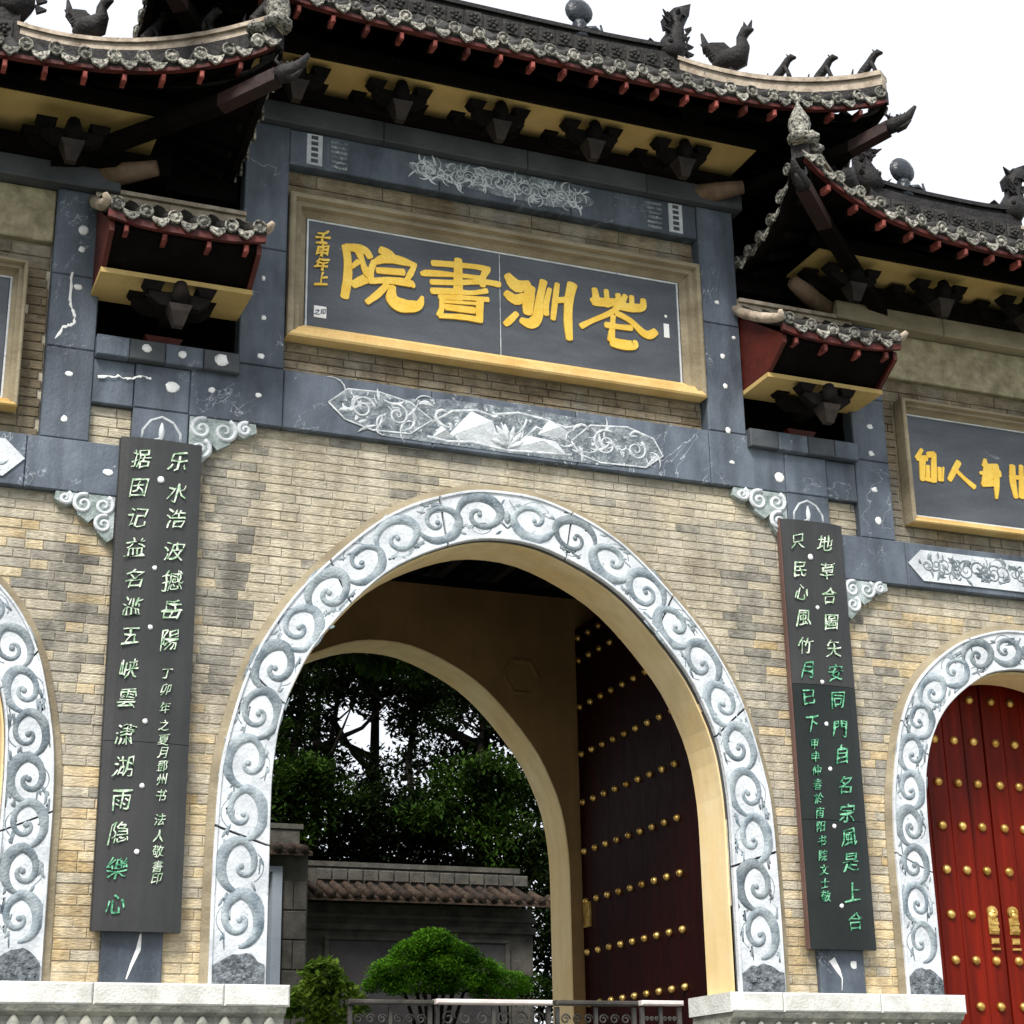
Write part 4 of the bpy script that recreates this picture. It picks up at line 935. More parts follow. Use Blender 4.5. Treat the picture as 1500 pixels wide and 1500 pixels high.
def phoenix(p, d, s, par):
    """bird figure; d = unit direction along the ridge (x, y) towards the eave"""
    w = MB(); w.smooth = True; x, y, z = p; dx, dy = d
    q = lambda a, b, h=0: (x + dx * a * s - dy * h * s, y + dy * a * s + dx * h * s, z + b * s)
    w.tube([q(-.16, .10), q(-.05, .13), q(.06, .14), q(.10, .22), q(.09, .30), q(.13, .36), q(.20, .35)], [.05 * s, .105 * s, .10 * s, .06 * s, .045 * s, .05 * s, .012 * s], 8)
    for k in range(6): w.tube([q(-.12 - .02 * k, .14 + .03 * k), q(-.20 - .012 * k, .20 + .055 * k)], [.045 * s, .012 * s], 5)
    w.tube([q(-.02, -.04), q(-.02, .10)], .05 * s, 6); w.smooth = False
    for h in (-.02, .02):
        b = [q(-.10, .10, h), q(-.20, .22, h), q(-.27, .36, h), q(-.16, .34, h), q(-.05, .30, h), q(.02, .20, h)]
        t = [tuple(Vector(v) + Vector((-dy, dx, 0)) * (.012 if h > 0 else -.012)) for v in b]
        w.hull2(b, t)
    b = [q(.10, .37), q(.12, .46), q(.15, .40), q(.19, .45), q(.18, .37)]; w.hull2(b, [tuple(Vector(v) + Vector((-dy, dx, 0)) * .02) for v in b])
    return w.build('phoenix_figurine', 'ridge_dark', par)
def beast(p, d, s, par, m='ridge_dark'):
    w = MB(); w.smooth = True; x, y, z = p; dx, dy = d
    q = lambda a, b, h=0: (x + dx * a * s - dy * h * s, y + dy * a * s + dx * h * s, z + b * s)
    w.tube([q(-.11, .02), q(-.06, .07), q(.0, .13), q(.05, .20), q(.09, .22), q(.13, .20)], [.035 * s, .045 * s, .042 * s, .034 * s, .034 * s, .012 * s], 8)
    for h in (-.03, .03): w.tube([q(.02, .13, h), q(.05, .05, h), q(.06, -.02, h)], [.022 * s, .016 * s, .016 * s], 5); w.tube([q(-.09, .06, h), q(-.04, .02, h), q(-.05, -.02, h)], [.026 * s, .02 * s, .016 * s], 5)
    w.tube([q(-.12, .02), q(-.17, .07), q(-.155, .13)], [.016 * s, .014 * s, .006 * s], 5)
    w.tube([q(.06, .23), q(.04, .27)], [.012 * s, .004 * s], 5)
    return w.build('beast_figurine', m, par)
def dragon_head(p, d, s, par):
    w = MB(); w.smooth = True; x, y, z = p; dx, dy = d
    q = lambda a, b, h=0: (x + dx * a * s - dy * h * s, y + dy * a * s + dx * h * s, z + b * s)
    w.tube([q(-.10, -.02), q(.0, .0), q(.10, .02), q(.18, .06), q(.27, .16)], [.085 * s, .095 * s, .08 * s, .055 * s, .02 * s], 8)
    w.tube([q(.02, -.07), q(.12, -.06), q(.20, .0)], [.05 * s, .04 * s, .015 * s], 7)
    for h in (-.05, .05): w.tube([q(-.02, .07, h), q(-.08, .14, h), q(-.05, .20, h)], [.025 * s, .018 * s, .006 * s], 5); w.blob(q(.06, .075, h), (.022 * s,) * 3, 6, 4)
    for k in range(4): w.tube([q(.0 + .05 * k, .07), q(-.02 + .05 * k, .13)], [.02 * s, .004 * s], 4)
    return w.build('dragon_head', 'ridge_dark', par)

def hip_roof(cx, L, Lr, ze, lift, pw, Zr, top_z, name, ball_x, fig=True, side_draw=(1, 1), seed=0):
    Yf, Yr = -1.10, .40
    rg = random.Random(seed)
    zb = lambda v: ze + .09 + (Zr - ze - .09) * (.72 * v + .28 * v * v)
    ye = lambda t: Yf - .10 * t ** 6
    def F(x, v):
        t = min(1, abs(x - cx) / L); y0 = ye(t); return (x, y0 + (Yr - y0) * v, zb(v) + lift * t ** pw * (1 - v) ** 2)
    def vmax(x): return min(1, max(0, (L - abs(x - cx)) / (L - Lr)))
    def S(sg, y, u):
        t = min(1, abs(y - Yr) / (Yr - Yf)); return (cx + sg * (L + .08 * t ** 6 - u * (L - Lr)), y, zb(u) + lift * t ** pw * (1 - u) ** 2)
    # sheet
    w = MB(); nx = 40; nv = 6
    def sheet(fn, n, off):
        b = len(w.v)
        for i in range(n + 1):
            for k in range(nv + 1):
                p = fn(i / n, k / nv); w.v.append((p[0], p[1], p[2] + off))
        for i in range(n):
            for k in range(nv): w.face((b + i * (nv + 1) + k, b + (i + 1) * (nv + 1) + k, b + (i + 1) * (nv + 1) + k + 1, b + i * (nv + 1) + k + 1))
    fr = lambda i, k: F(cx - L + 2 * L * i, vmax(cx - L + 2 * L * i) * k)
    bk = lambda i, k: (lambda p: (p[0], 2 * Yr - p[1], p[2]))(fr(i, k))
    for off in (0.0,):
        sheet(fr, nx, off); sheet(bk, nx, off)
        for sg in (-1, 1):
            D = Yr - Yf
            sheet(lambda i, k: S(sg, Yf + 2 * D * i, (1 - abs(2 * i - 1)) * k), 20, off)
    roof = w.build(name, 'roof_tile', gate)
    so = roof.modifiers.new('thick', 'SOLIDIFY'); so.thickness = .03; so.offset = -1
    # dark boarding underneath
    w = MB(); nv = 4
    sheet(fr, nx, -.045)
    for sg in (-1, 1): sheet(lambda i, k: S(sg, Yf + 2 * (Yr - Yf) * i, (1 - abs(2 * i - 1)) * k), 20, -.045)
    sheet(bk, nx, -.045)
    w.build('sheathing', 'black_wood', roof)
    # barrel tile rows, with caps and drips at the eave
    sp = .2; n = int(2 * (L - .06) / sp); x0 = cx - n * sp / 2
    def row(pts, ax):
        w = MB(); w.smooth = True; P = []; R = []
        for i in range(len(pts) - 1):
            a, b = Vector(pts[i]), Vector(pts[i + 1]); P += [a, a + (b - a) * .93]; R += [.056, .050]
        P.append(Vector(pts[-1])); R.append(.05)
        w.tube(P, R, 7, True); return w.build('tile_row', 'roof_tile', roof, fix=False)
    for i in range(n + 1):
        x = x0 + i * sp; vm = vmax(x)
        if vm < .03: continue
        k = max(2, int(7 * vm)); row([tuple(Vector(F(x, vm * j / k)) + Vector((0, 0, .045))) for j in range(k + 1)], 1)
        p = F(x, 0); o = bpy.data.objects.new('tile_end', CAP); COL.objects.link(o); o.parent = roof; o.location = (p[0], p[1] - .01, p[2] + .045 + rg.uniform(-.006, .006)); o.rotation_euler = (rg.uniform(-.12, .12), rg.uniform(-3, 3), rg.uniform(-.12, .12))
    for i in range(n + 2):
        x = x0 + (i - .5) * sp
        if abs(x - cx) > L - .02: continue
        p = F(x, 0); o = bpy.data.objects.new('drip_tile', DRIP); COL.objects.link(o); o.parent = roof; o.location = (p[0], p[1] - .012, p[2] + .022 + rg.uniform(-.008, .006)); o.rotation_euler = (-.25 + rg.uniform(-.08, .08), rg.uniform(-.15, .15), rg.uniform(-.08, .08))
    for sg in (-1, 1):
        if not side_draw[0 if sg < 0 else 1]: continue
        for i in range(15):
            y = Yf + .1 + i * .2
            um = 1 - abs(y - Yr) / (Yr - Yf)
            if um < .03: continue
            k = max(2, int(6 * um)); row([tuple(Vector(S(sg, y, um * j / k)) + Vector((0, 0, .045))) for j in range(k + 1)], 0)
            p = S(sg, y, 0); o = bpy.data.objects.new('tile_end', CAP); COL.objects.link(o); o.parent = roof; o.location = (p[0] + sg * .01, p[1], p[2] + .045); o.rotation_euler = (0, 0, sg * math.pi / 2)
            p = S(sg, y + .1, 0); o = bpy.data.objects.new('drip_tile', DRIP); COL.objects.link(o); o.parent = roof; o.location = (p[0] + sg * .012, p[1], p[2] + .02); o.rotation_euler = (-.2, 0, sg * math.pi / 2)
    # red eave board in front; side boards blackened to paint in shade
    w = MB()
    def strip(fn, n, dx=0, dy=0):
        for i in range(n):
            a, b = Vector(fn(i / n)), Vector(fn((i + 1) / n)); d = Vector((dx, dy, 0))
            A = [a + Vector((0, 0, -.03)), b + Vector((0, 0, -.03)), b + d + Vector((0, 0, -.03)), a + d + Vector((0, 0, -.03))]
            Bq = [v + Vector((0, 0, -.030)) for v in A]; w.hull2([tuple(v) for v in Bq], [tuple(v) for v in A])
    strip(lambda u: F(cx - L + 2 * L * u, 0), 40, 0, .05); w.build('eave_board', 'red_fascia', roof)
    for sg in (-1, 1):
        w = MB(); strip(lambda u: S(sg, Yf + 2 * (Yr - Yf) * u, 0), 16, -sg * .05, 0); w.build('eave_board', 'black_wood', roof)
    # flying rafter ends and rafters
    m_ = int(2 * (L - .12) / .27); xs = [cx - m_ * .27 / 2 + k * .27 for k in range(m_ + 1)]
    w = MB()
    for x in xs:
        p = F(x, 0); o = bpy.data.objects.new('rafter_end', REND); COL.objects.link(o); o.parent = roof; o.location = (p[0], p[1] + .035, p[2] - .095); o.rotation_euler = (.1, 0, 0)
        a = Vector((p[0], p[1] + .14, p[2] - .10)); xi = cx + (x - cx) * .78; b = Vector((xi, .05, zb((.05 - Yf) / (Yr - Yf)) - .10)); w.tube([a, b], .032, 6)
    for sg in (-1, 1):
        for k in range(10):
            y = Yf + .2 + k * .27; p = S(sg, y, 0)
            w.tube([(p[0] - sg * .12, y, p[2] - .1), (cx + sg * (L - .9), Yr + (y - Yr) * .5, zb(.55) - .1)], .032, 6)
    w.build('rafters', 'black_wood', roof)
    # hip ridges
    for sg in (-1, 1):
        for fb in (1, -1):
            P = []
            for k in range(13):
                v = k / 12 * 1.02                      # from ridge end (0) to beyond the corner
                x = cx + sg * (Lr + (L - Lr) * v); y = Yr - fb * (Yr - Yf + .03) * v; u = max(0, 1 - v)
                z = zb(u) + lift * (1 - u) ** 2 * 1
                P.append(Vector((x, y, z)))
            for lay_, (hw, h0, h1, mm) in enumerate(((.075, -.02, .10, 'ridge_dark'), (.055, .101, .17 if L < 3 else .20, 'ridge_pale'), (.080, .171 if L < 3 else .201, .205 if L < 3 else .245, 'ridge_pale'))):
                w = MB()
                for a, b in zip(P, P[1:]):
                    d = (b - a); d.z = 0; d.normalize(); nrm = Vector((-d.y, d.x, 0)) * hw
                    f = 1
                    A = [a + nrm, b + nrm, b - nrm, a - nrm]
                    w.hull2([tuple(v + Vector((0, 0, h0 * f))) for v in A], [tuple(v + Vector((0, 0, h1 * f))) for v in A])
                w.build('hip_ridge', mm, roof)
            if fb == 1:
                d = Vector((sg * (L - Lr), -(Yr - Yf), 0)).normalized(); dd = (d.x, d.y)
                at = lambda v: tuple(P[0].lerp(P[-1], 0) if False else (lambda i, f: P[i].lerp(P[min(i + 1, 12)], f) + Vector((0, 0, .205 if L < 3 else .245)))(min(int(v / 1.02 * 12), 12), v / 1.02 * 12 % 1))
                if fig:
                    phoenix(at(.30), dd, 1.1 if L > 3 else .9, roof); beast(at(.55), dd, .95, roof); beast(at(.75), dd, .95, roof); beast(at(.96), dd, .95, roof)
                else:
                    ridge_dragon(*at(.42)[:2], at(.42)[2], .55, -sg, roof); beast(at(.72), dd, .7, roof)
                # corner beam, shade painted on as a black inner length, and its dragon head
                e = P[-1]; w = MB()
                a = Vector((cx + sg * (Lr + .25), -.05, ze - .12)); b = Vector((e.x, e.y, e.z - .24)); nrm = Vector((d.y, -d.x, 0)) * .06
                pts = [a, a.lerp(b, .76) + Vector((0, 0, -.04)), b]
                for ii, (p, q) in enumerate(zip(pts, pts[1:])):
                    if ii == 1: w.build('corner_beam', 'black_wood', roof); w = MB()
                    A = [p + nrm, q + nrm, q - nrm, p - nrm]; w.hull2([tuple(v + Vector((0, 0, -.10))) for v in A], [tuple(v) for v in A])
                w.build('corner_beam', 'beam_dark', roof)
                dragon_head(tuple(b + d * .05 + Vector((0, 0, -.03))), dd, .72, roof)
    # main ridge
    w = MB(); n = 16
    rz = lambda u: Zr + .05 * abs(2 * u - 1) ** 3
    for hw, h0, h1 in ((.09, -.05, top_z - Zr - .09), (.06, top_z - Zr - .09, top_z - Zr - .04), (.095, top_z - Zr - .04, top_z - Zr)):
        for i in range(n):
            xa, xb = cx - Lr + 2 * Lr * i / n, cx - Lr + 2 * Lr * (i + 1) / n; za, zc = rz(i / n), rz((i + 1) / n)
            w.hull2([(xa, Yr - hw, za + h0), (xb, Yr - hw, zc + h0), (xb, Yr + hw, zc + h0), (xa, Yr + hw, za + h0)], [(xa, Yr - hw, za + h1), (xb, Yr - hw, zc + h1), (xb, Yr + hw, zc + h1), (xa, Yr + hw, za + h1)])
    w.build('main_ridge', 'ridge_dark', roof)
    k = int(2 * Lr / .17)
    for i in range(k):
        x = cx - Lr + .12 + i * (2 * Lr - .24) / max(1, k - 1)
        o = bpy.data.objects.new('ridge_tile', RTILE); COL.objects.link(o); o.parent = roof; o.location = (x, Yr - .09, Zr + .02 + rg.uniform(-.006, .006)); o.rotation_euler = (0, rg.uniform(-.08, .08), 0)
    if cx:
        sg = -1 if cx > 0 else 1
        e = Vector((cx + sg * (L + .02), Yf - .06, zb(0) + lift + .12)); w = MB(); w.smooth = True
        w.lathe([(.10, 0), (.11, .05), (.075, .08), (.095, .15), (.085, .22), (.04, .31), (.015, .36), (.028, .39), (.004, .44)], 10, tuple(e)); w.blob((e.x - sg * .05, e.y - .06, e.z + .02), (.08, .07, .05), 8, 5, .2, 4); w.blob((e.x - sg * .14, e.y + .02, e.z - .02), (.09, .07, .045), 8, 5, .2, 5)
        w.build('corner_finial', 'tile_end', roof)
    for sg in (-1, 1):
        ridge_dragon(cx + sg * Lr, Yr, top_z - .02, .92, sg, roof, 'ridge_dark')
        if sg * cx <= 0: ridge_ball(cx + sg * ball_x, Yr, top_z, 1.0, roof)
    return roof
roofC = hip_roof(0, 3.06, 1.93, 7.93, .26, 4.5, 9.16, 9.42, 'roof', .97, True, (1, 1), 1)
roofL = hip_roof(-4.75, 2.53, .86, 7.02, .46, 3.5, 8.12, 8.46, 'roof', .42, True, (0, 1), 2)
roofR = hip_roof(4.75, 2.53, .86, 7.0, .46, 3.5, 8.12, 8.46, 'roof', .42, True, (1, 0), 3)

# soffits, purlins and the dark upper wall behind the brackets
def soffit(x0, x1, z, par):
    w = MB(); w.box(x0, x1, -.56, .05, z, z + .02); w.build('soffit_board', 'yellow_soffit', par)
    w = MB(); w.box(x0 - .1, x1 + .1, -.60, -.562, z + .004, z + .12); w.build('purlin', 'black_wood', par)
soffit(-2.18, 2.14, 7.915, roofC)
soffit(-6.6, -2.88, 7.13, roofL); soffit(2.70, 6.6, 7.08, roofR)
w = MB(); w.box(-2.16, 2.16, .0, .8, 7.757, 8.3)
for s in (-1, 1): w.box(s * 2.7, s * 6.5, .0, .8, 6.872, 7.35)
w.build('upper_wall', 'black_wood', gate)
w = MB(); w.box(-2.16, 2.16, -.20, -.001, 7.757, 7.85); w.build('tie_beam', 'black_wood', gate)
for s in (-1, 1):
    w = MB(); w.box(s * 2.75, s * 6.5, -.20, -.001, 6.872, 7.02); w.build('tie_beam', 'black_wood', gate)
# bracket sets
def bracket(x, z, s, par, half=True):
    """z = top of the slab it stands on; reaches out to Y=-0.55"""
    w = MB(); top = z + .125
    w.box(x - .05, x + .05, -.50, 0, z + .005, z + .085)                       # forward arm
    w.hull2([(x - .06, -.20, z), (x + .06, -.20, z), (x + .06, -.08, z), (x - .06, -.08, z)], [(x - .09, -.23, z + .07), (x + .09, -.23, z + .07), (x + .09, -.05, z + .07), (x - .09, -.05, z + .07)])
    o = w.build('bracket_set', 'bracket_wood', par)
    for yy, hl, z0 in ((-.19, .29, z + .03), (-.46, .22, z - .03)):
        w = MB(); w.prism([(x - hl, z0 + .04), (x - hl, z0 + .085), (x + hl, z0 + .085), (x + hl, z0 + .04), (x + hl - .08, z0 - .02), (x - hl + .08, z0 - .02)], yy - .04, yy + .04); w.build('bracket_arm', 'bracket_wood', o)
        for dx in (-hl + .03, hl - .03):
            w = MB(); zz = z0 + .086
            w.hull2([(x + dx - .045, yy - .05, zz), (x + dx + .045, yy - .05, zz), (x + dx + .045, yy + .05, zz), (x + dx - .045, yy + .05, zz)],
                    [(x + dx - .075, yy - .07, zz + .06), (x + dx + .075, yy - .07, zz + .06), (x + dx + .075, yy + .07, zz + .06), (x + dx - .075, yy + .07, zz + .06)])
            w.build('bearing_block', 'bracket_wood', o)
    w = MB(); w.smooth = True; w.tube([(x, -.50, z - .04), (x, -.54, z + .04), (x, -.52, z + .12)], [.06, .065, .045], 8); w.build('bracket_head', 'bracket_wood', o)
    w = MB(); w.hull2([(x - .035, -.51, z - .20), (x + .035, -.51, z - .20), (x + .035, -.45, z - .20), (x - .035, -.45, z - .20)], [(x - .065, -.55, z - .10), (x + .065, -.55, z - .10), (x + .065, -.41, z - .10), (x - .065, -.41, z - .10)])
    w.hull2([(x - .065, -.55, z - .099), (x + .065, -.55, z - .099), (x + .065, -.41, z - .099), (x - .065, -.41, z - .099)], [(x - .085, -.56, z - .05), (x + .085, -.56, z - .05), (x + .085, -.40, z - .05), (x - .085, -.40, z - .05)])
    w.build('bracket_nose', 'brown_nose', o)
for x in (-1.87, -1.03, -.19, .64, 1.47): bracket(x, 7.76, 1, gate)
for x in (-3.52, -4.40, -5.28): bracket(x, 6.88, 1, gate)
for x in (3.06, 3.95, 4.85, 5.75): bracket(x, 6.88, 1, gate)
for s, x, z in ((1, 2.05, 7.70), (-1, -2.98, 6.86), (1, 2.72, 6.86)):
    w = MB(); w.smooth = True
    sx = {2.05: 1, -2.98: 1, 2.72: -1}[x]
    w.tube([(x - sx * .35, .0, z - .02), (x - sx * .1, -.15, z + .0), (x + sx * .12, -.26, z + .03)], [.10, .085, .06], 8); w.build('beam_end', 'beam_brown', gate)

# ---- small roofed niches between the bays
for s in (-1, 1):
    xa, xb = (2.14, 3.27); c = s * (xa + xb) / 2
    w = MB()
    w.box(s * 2.152, s * 3.198, .40, .44, 5.53, 7.3)                       # back
    w.box(s * 2.152, s * 2.17, .06, .40, 5.536, 7.2); w.box(s * 3.18, s * 3.198, .06, .40, 5.536, 6.86)
    w.box(s * 2.152, s * 2.9, .06, .40, 6.9, 7.3)
    nb = w.build('niche', 'black_wood', gate)
    Yf, zf = -.78, 6.13
    w = MB()
    X0, X1 = s * xa, s * xb
    n = 10; zt = 6.66
    F = lambda u, v: (X0 + (X1 - X0) * u, Yf * (1 - v), zf + .05 + (zt - zf - .05) * (.7 * v + .3 * v * v) + .05 * abs(2 * u - 1) ** 3 * (1 - v))
    for i in range(n):
        for k in range(4):
            q = [F(i / n, k / 4), F((i + 1) / n, k / 4), F((i + 1) / n, (k + 1) / 4), F(i / n, (k + 1) / 4)]
            w.hull2([(a, b, z_ - .03) for a, b, z_ in q], q)
    sr = w.build('small_roof', 'roof_tile', gate)
    for k in range(6):
        u = (.05 + .18 * k); w = MB(); w.smooth = True
        pts = [Vector(F(u, j / 5)) + Vector((0, 0, .03)) for j in range(6)]; P = []; R = []
        for a, b in zip(pts, pts[1:]): P += [a, a.lerp(b, .92)]; R += [.052, .045]
        w.tube(P + [pts[-1]], R + [.045], 7); w.build('tile_row', 'roof_tile', sr, fix=False)
        p = F(u, 0); o = bpy.data.objects.new('tile_end', CAP); COL.objects.link(o); o.parent = sr; o.location = (p[0], p[1] - .01, p[2] + .03); o.rotation_euler = (.1, k, .05 * (k % 3 - 1))
        if k < 5:
            p = F(u + .09, 0); o = bpy.data.objects.new('drip_tile', DRIP); COL.objects.link(o); o.parent = sr; o.location = (p[0], p[1] - .012, p[2] + .01); o.rotation_euler = (-.3, .1 * (k % 3 - 1), 0)
    w = MB()
    for i in range(n):
        a, b = F(i / n, 0), F((i + 1) / n, 0)
        w.hull2([(a[0], a[1], a[2] - .085), (b[0], b[1], b[2] - .085), (b[0], b[1] + .04, b[2] - .085), (a[0], a[1] + .04, a[2] - .085)], [(a[0], a[1], a[2] - .032), (b[0], b[1], b[2] - .032), (b[0], b[1] + .04, b[2] - .032), (a[0], a[1] + .04, a[2] - .032)])
    w.build('eave_board', 'red_fascia', sr)
    for u in (.12, .36, .64, .88):
        p = F(u, 0); o = bpy.data.objects.new('rafter_end', REND); COL.objects.link(o); o.parent = sr; o.location = (p[0], p[1] + .04, p[2] - .115)
    w = MB(); w.prismx([(Yf + .06, zf - .01), (Yf + .06, zf - .045), (-.44, 5.93), (-.03, 5.93), (-.03, zt - .06)], min(s * (xa + .06), s * (xb - .06)), max(s * (xa + .06), s * (xb - .06)))
    w.build('dark_boarding', 'black_wood', sr)
    for xx in (xa + .02, xb - .055):
        w = MB(); w.prismx([(Yf + .05, zf - .0), (Yf + .05, zf - .07), (-.46, 5.90), (-.02, 5.90), (-.02, zt - .05)], min(s * xx, s * (xx + .035)), max(s * xx, s * (xx + .035))); w.build('cheek_board', 'red_wood', sr)
    w = MB(); w.box(s * (xa + .015), s * (xb - .015), -.47, .0, 5.86, 5.898); w.box(s * (xa + .015), s * (xb - .015), -.47, -.44, 5.80, 5.858) if False else None
    w.build('soffit_board', 'yellow_soffit', sr)
    # pale barge tiles on both ends, curling at the eave
    for u, dd in ((0, -s), (1, s)):
        w = MB(); w.smooth = True
        pts = [Vector(F(u, v)) + Vector((dd * .01, 0, .02)) for v in (1, .75, .5, .25, .08, 0)]; e = pts[-1]
        pts += [e + Vector((dd * .03, -.04, .04))]
        w.tube(pts, [.045, .045, .045, .045, .04, .035, .02], 7); w.build('barge_tile', 'ridge_pale', sr)
    w = MB(); w.box(s * xa, s * xb, -.09, .0, zt - .04, zt + .04); w.box(s * xa, s * xb, -.12, .0, zt + .042, zt + .075); w.build('top_ridge', 'gold_sill' if False else 'ridge_pale', sr)
    bracket(s * 2.69, 5.71, 1, nb)
    w = MB(); w.hull2([(c - .09, -.02, 5.536), (c + .09, -.02, 5.536), (c + .09, .2, 5.536), (c - .09, .2, 5.536)], [(c - .14, -.05, 5.62), (c + .14, -.05, 5.62), (c + .14, .2, 5.62), (c - .14, .2, 5.62)]); w.build('base_block', 'red_wood', nb)
# ================================================================== NAME STONES
def name_stone(cx, z0, z1, hw, label):
    t = empty('name_stone', (cx, .066, z0), label=label, cat='name stone')
    w = MB(); w.bbox(-hw, -.004 if hw > 1.2 else hw, -.045, -.002, 0, z1 - z0, .006); w.build('stone_slab', 'name_slate', t)
    if hw > 1.2:
        w = MB(); w.bbox(.004, hw, -.045, -.002, 0, z1 - z0, .006); w.build('stone_slab', 'name_slate', t)
        w = MB(); w.box(-.0035, .0035, -.04, -.004, 0.003, z1 - z0 - .003); w.build('joint_mortar', 'white_vein', t)
    h = z1 - z0; w = MB(); e = .014
    for a, b, c, d in ((-hw - e, hw + e, -e, 0), (-hw - e, hw + e, h, h + e), (-hw - e, -hw, 0, h), (hw, hw + e, 0, h)): w.box(a, b, -.05, -.002, c + .0005, d - .0005)
    w.build('edge_strip', 'marble', t)
    return t
pl = name_stone(0, 5.915, 6.83, 1.61, 'slate name stone with four large gold characters above the central arch')
def chars(strokesets, t, cx, z0):
    for st in strokesets:
        w = MB()
        for i, s_ in enumerate(st): stroke(w, [(x - cx, z - z0, wd * 1.22) for x, z, wd in s_], -.0535 - i * .0007, -.0455)
        w.build('character', 'gold_leaf', t)
chars(CH, pl, 0, 5.915)
for i, (ch, z) in enumerate((('壬', 6.70), ('申', 6.58), ('年', 6.47), ('上', 6.34))):
    glyph(ch, .125, -1.498, z - 5.915, -.052, 'gold_leaf', pl, bold=.03)
w = MB(); w.bbox(-1.555, -1.455, -.052, -.0455, .09, .19, .003); se = w.build('seal', 'white_chip', pl)
glyph('之印', .05, -1.505, .14, -.054, 'slate', se, name='seal_mark', depth=.004)
w = MB(); w.bbox(1.475, 1.525, -.052, -.0455, .40, .53, .003); w.blob((1.50, -.047, .60), (.014, .006, .014), 6, 4); w.build('seal', 'white_chip', pl)
pr = name_stone(4.75, 5.015, 5.94, .93, 'smaller slate name stone with gold characters over the right arch with red doors')
chars(CR, pr, 4.75, 5.015)
glyph('百', .30, .72, .45, -.055, 'gold_leaf', pr, bold=.03)
plf = name_stone(-4.75, 5.015, 5.94, .93, 'smaller slate name stone cut off by the left edge of the photo')
for i, ch in enumerate('德育英才'): glyph(ch, .28, -.62 + i * .41, .45, -.055, 'gold_leaf', plf, bold=.03)

# ================================================================== COUPLET BOARDS
def couplet(cx, label, cols, m, mg, spots, thick=.085):
    t = empty('couplet_board', (cx, -.046, 1.325), label=label, cat='couplet board', group='couplet boards beside the central arch')
    H = 4.775 - 1.325; n = 10; hw = .29; R_ = []
    segs = [(0, .98), (.984, 2.06), (2.064, H)] if cx > 0 else [(0, 1.25), (1.254, H)]
    for i, (a, b) in enumerate(segs):
        w = MB(); w.smooth = False
        P = []
        for k in range(n + 1):
            u = -1 + 2 * k / n; P.append((u * hw, -.045 - .04 * math.sqrt(max(0, 1 - u * u * .92))))
        vs = [(x, y, a) for x, y in P] + [(x, y, b) for x, y in P]
        vs += [(-hw, -.002, a), (hw, -.002, a), (-hw, -.002, b), (hw, -.002, b)]; m1 = n + 1
        fs = [(k, k + 1, m1 + k + 1, m1 + k) for k in range(n)]
        fs += [tuple(range(n, -1, -1)) + (2 * m1, 2 * m1 + 1), tuple(range(m1, 2 * m1)) + (2 * m1 + 3, 2 * m1 + 2), (0, m1, 2 * m1 + 2, 2 * m1), (n, 2 * m1 + 1, 2 * m1 + 3, 2 * m1 - 1)]
        w.add(vs, fs)
        w.build('board_panel', 'board_black' if (cx > 0 and i < 2) else 'board_grey', t)
    w = MB(); w.box(-hw - .012, -hw + .0, -.05, -.001, 0.002, H - .002) if cx > 0 else w.box(-hw - .006, -hw, -.03, -.001, 0.002, H - .002)
    w.box(hw, hw + .006, -.03, -.001, .002, H - .002); w.build('board_edge', 'board_edge' if cx > 0 else 'board_grey', t)
    yy = lambda x: -.047 - .04 * math.sqrt(max(0, 1 - (x / hw) ** 2 * .92)) - .004
    for x, z, ch, size, mt in cols:
        glyph(ch, size, x - cx, z - 1.325, yy(abs(x - cx) - .05 if abs(x - cx) > .05 else 0) , mt, t, depth=.008, bold=-.004)
    for i, (x, z) in enumerate(spots):  # small raised white spots down the board
        r = .026 if i == 0 else .018; w = MB(); w.smooth = True; w.blob((x - cx, yy(x - cx) + .004, z - 1.325), (r, .012, r), 8, 5, .15, i); w.build('white_spot', 'white_chip', t)
    return t
gp, dg = 'green_paint', 'deep_green_paint'
zl = [4.61, 4.39, 4.17, 3.95, 3.72, 3.52, 3.31, 3.08, 2.87, 2.62, 2.40, 2.18, 1.96, 1.73, 1.50]
L1 = [(-2.84, z, c, .155, gp if i < 13 else dg) for i, (z, c) in enumerate(zip(zl, '据因记益名滥五峡雲潇湖雨隐樂心'))]
zr = [4.62, 4.39, 4.19, 3.95, 3.73, 3.52, 3.30]
L2 = [(-2.57, z, c, .16, gp) for z, c in zip(zr, '乐水浩波撼岳陽')]
L3 = [(-2.58, z, c, .085, gp) for z, c in zip([3.06, 2.95, 2.82, 2.70, 2.60, 2.51, 2.42, 2.33, 2.22, 2.06, 1.95, 1.85, 1.75, 1.67], '丁卯年之夏月鄧州书法人敬書印')]
couplet(-2.69, 'dark grey couplet board with pale green characters left of the central arch', L1 + L2 + L3, 'board_grey', gp, [(-2.69, 4.47), (-2.70, 3.81), (-2.71, 3.38), (-2.71, 2.72), (-2.71, 2.28), (-2.72, 1.84)])
zq = [4.59, 4.36, 4.14, 3.92, 3.70, 3.50, 3.27, 3.04, 2.83, 2.59, 2.37, 2.18, 1.99, 1.76, 1.54]
R1 = [(2.79, z, c, .155, gp if i < 5 else dg) for i, (z, c) in enumerate(zip(zq, '地草合圖矢安同門自名宗風是上合'))]
R2 = [(2.53, z, c, .15, gp if i < 5 else dg) for i, (z, c) in enumerate(zip([4.58, 4.34, 4.15, 3.93, 3.70, 3.50, 3.28, 3.06], '只民心風竹月已下'))]
R3 = [(2.545, z, c, .09, dg) for z, c in zip([2.90, 2.80, 2.69, 2.58, 2.47, 2.36, 2.25, 2.14, 2.03, 1.92, 1.82, 1.72], '甲申仲春於南阳书院文士敬印')]
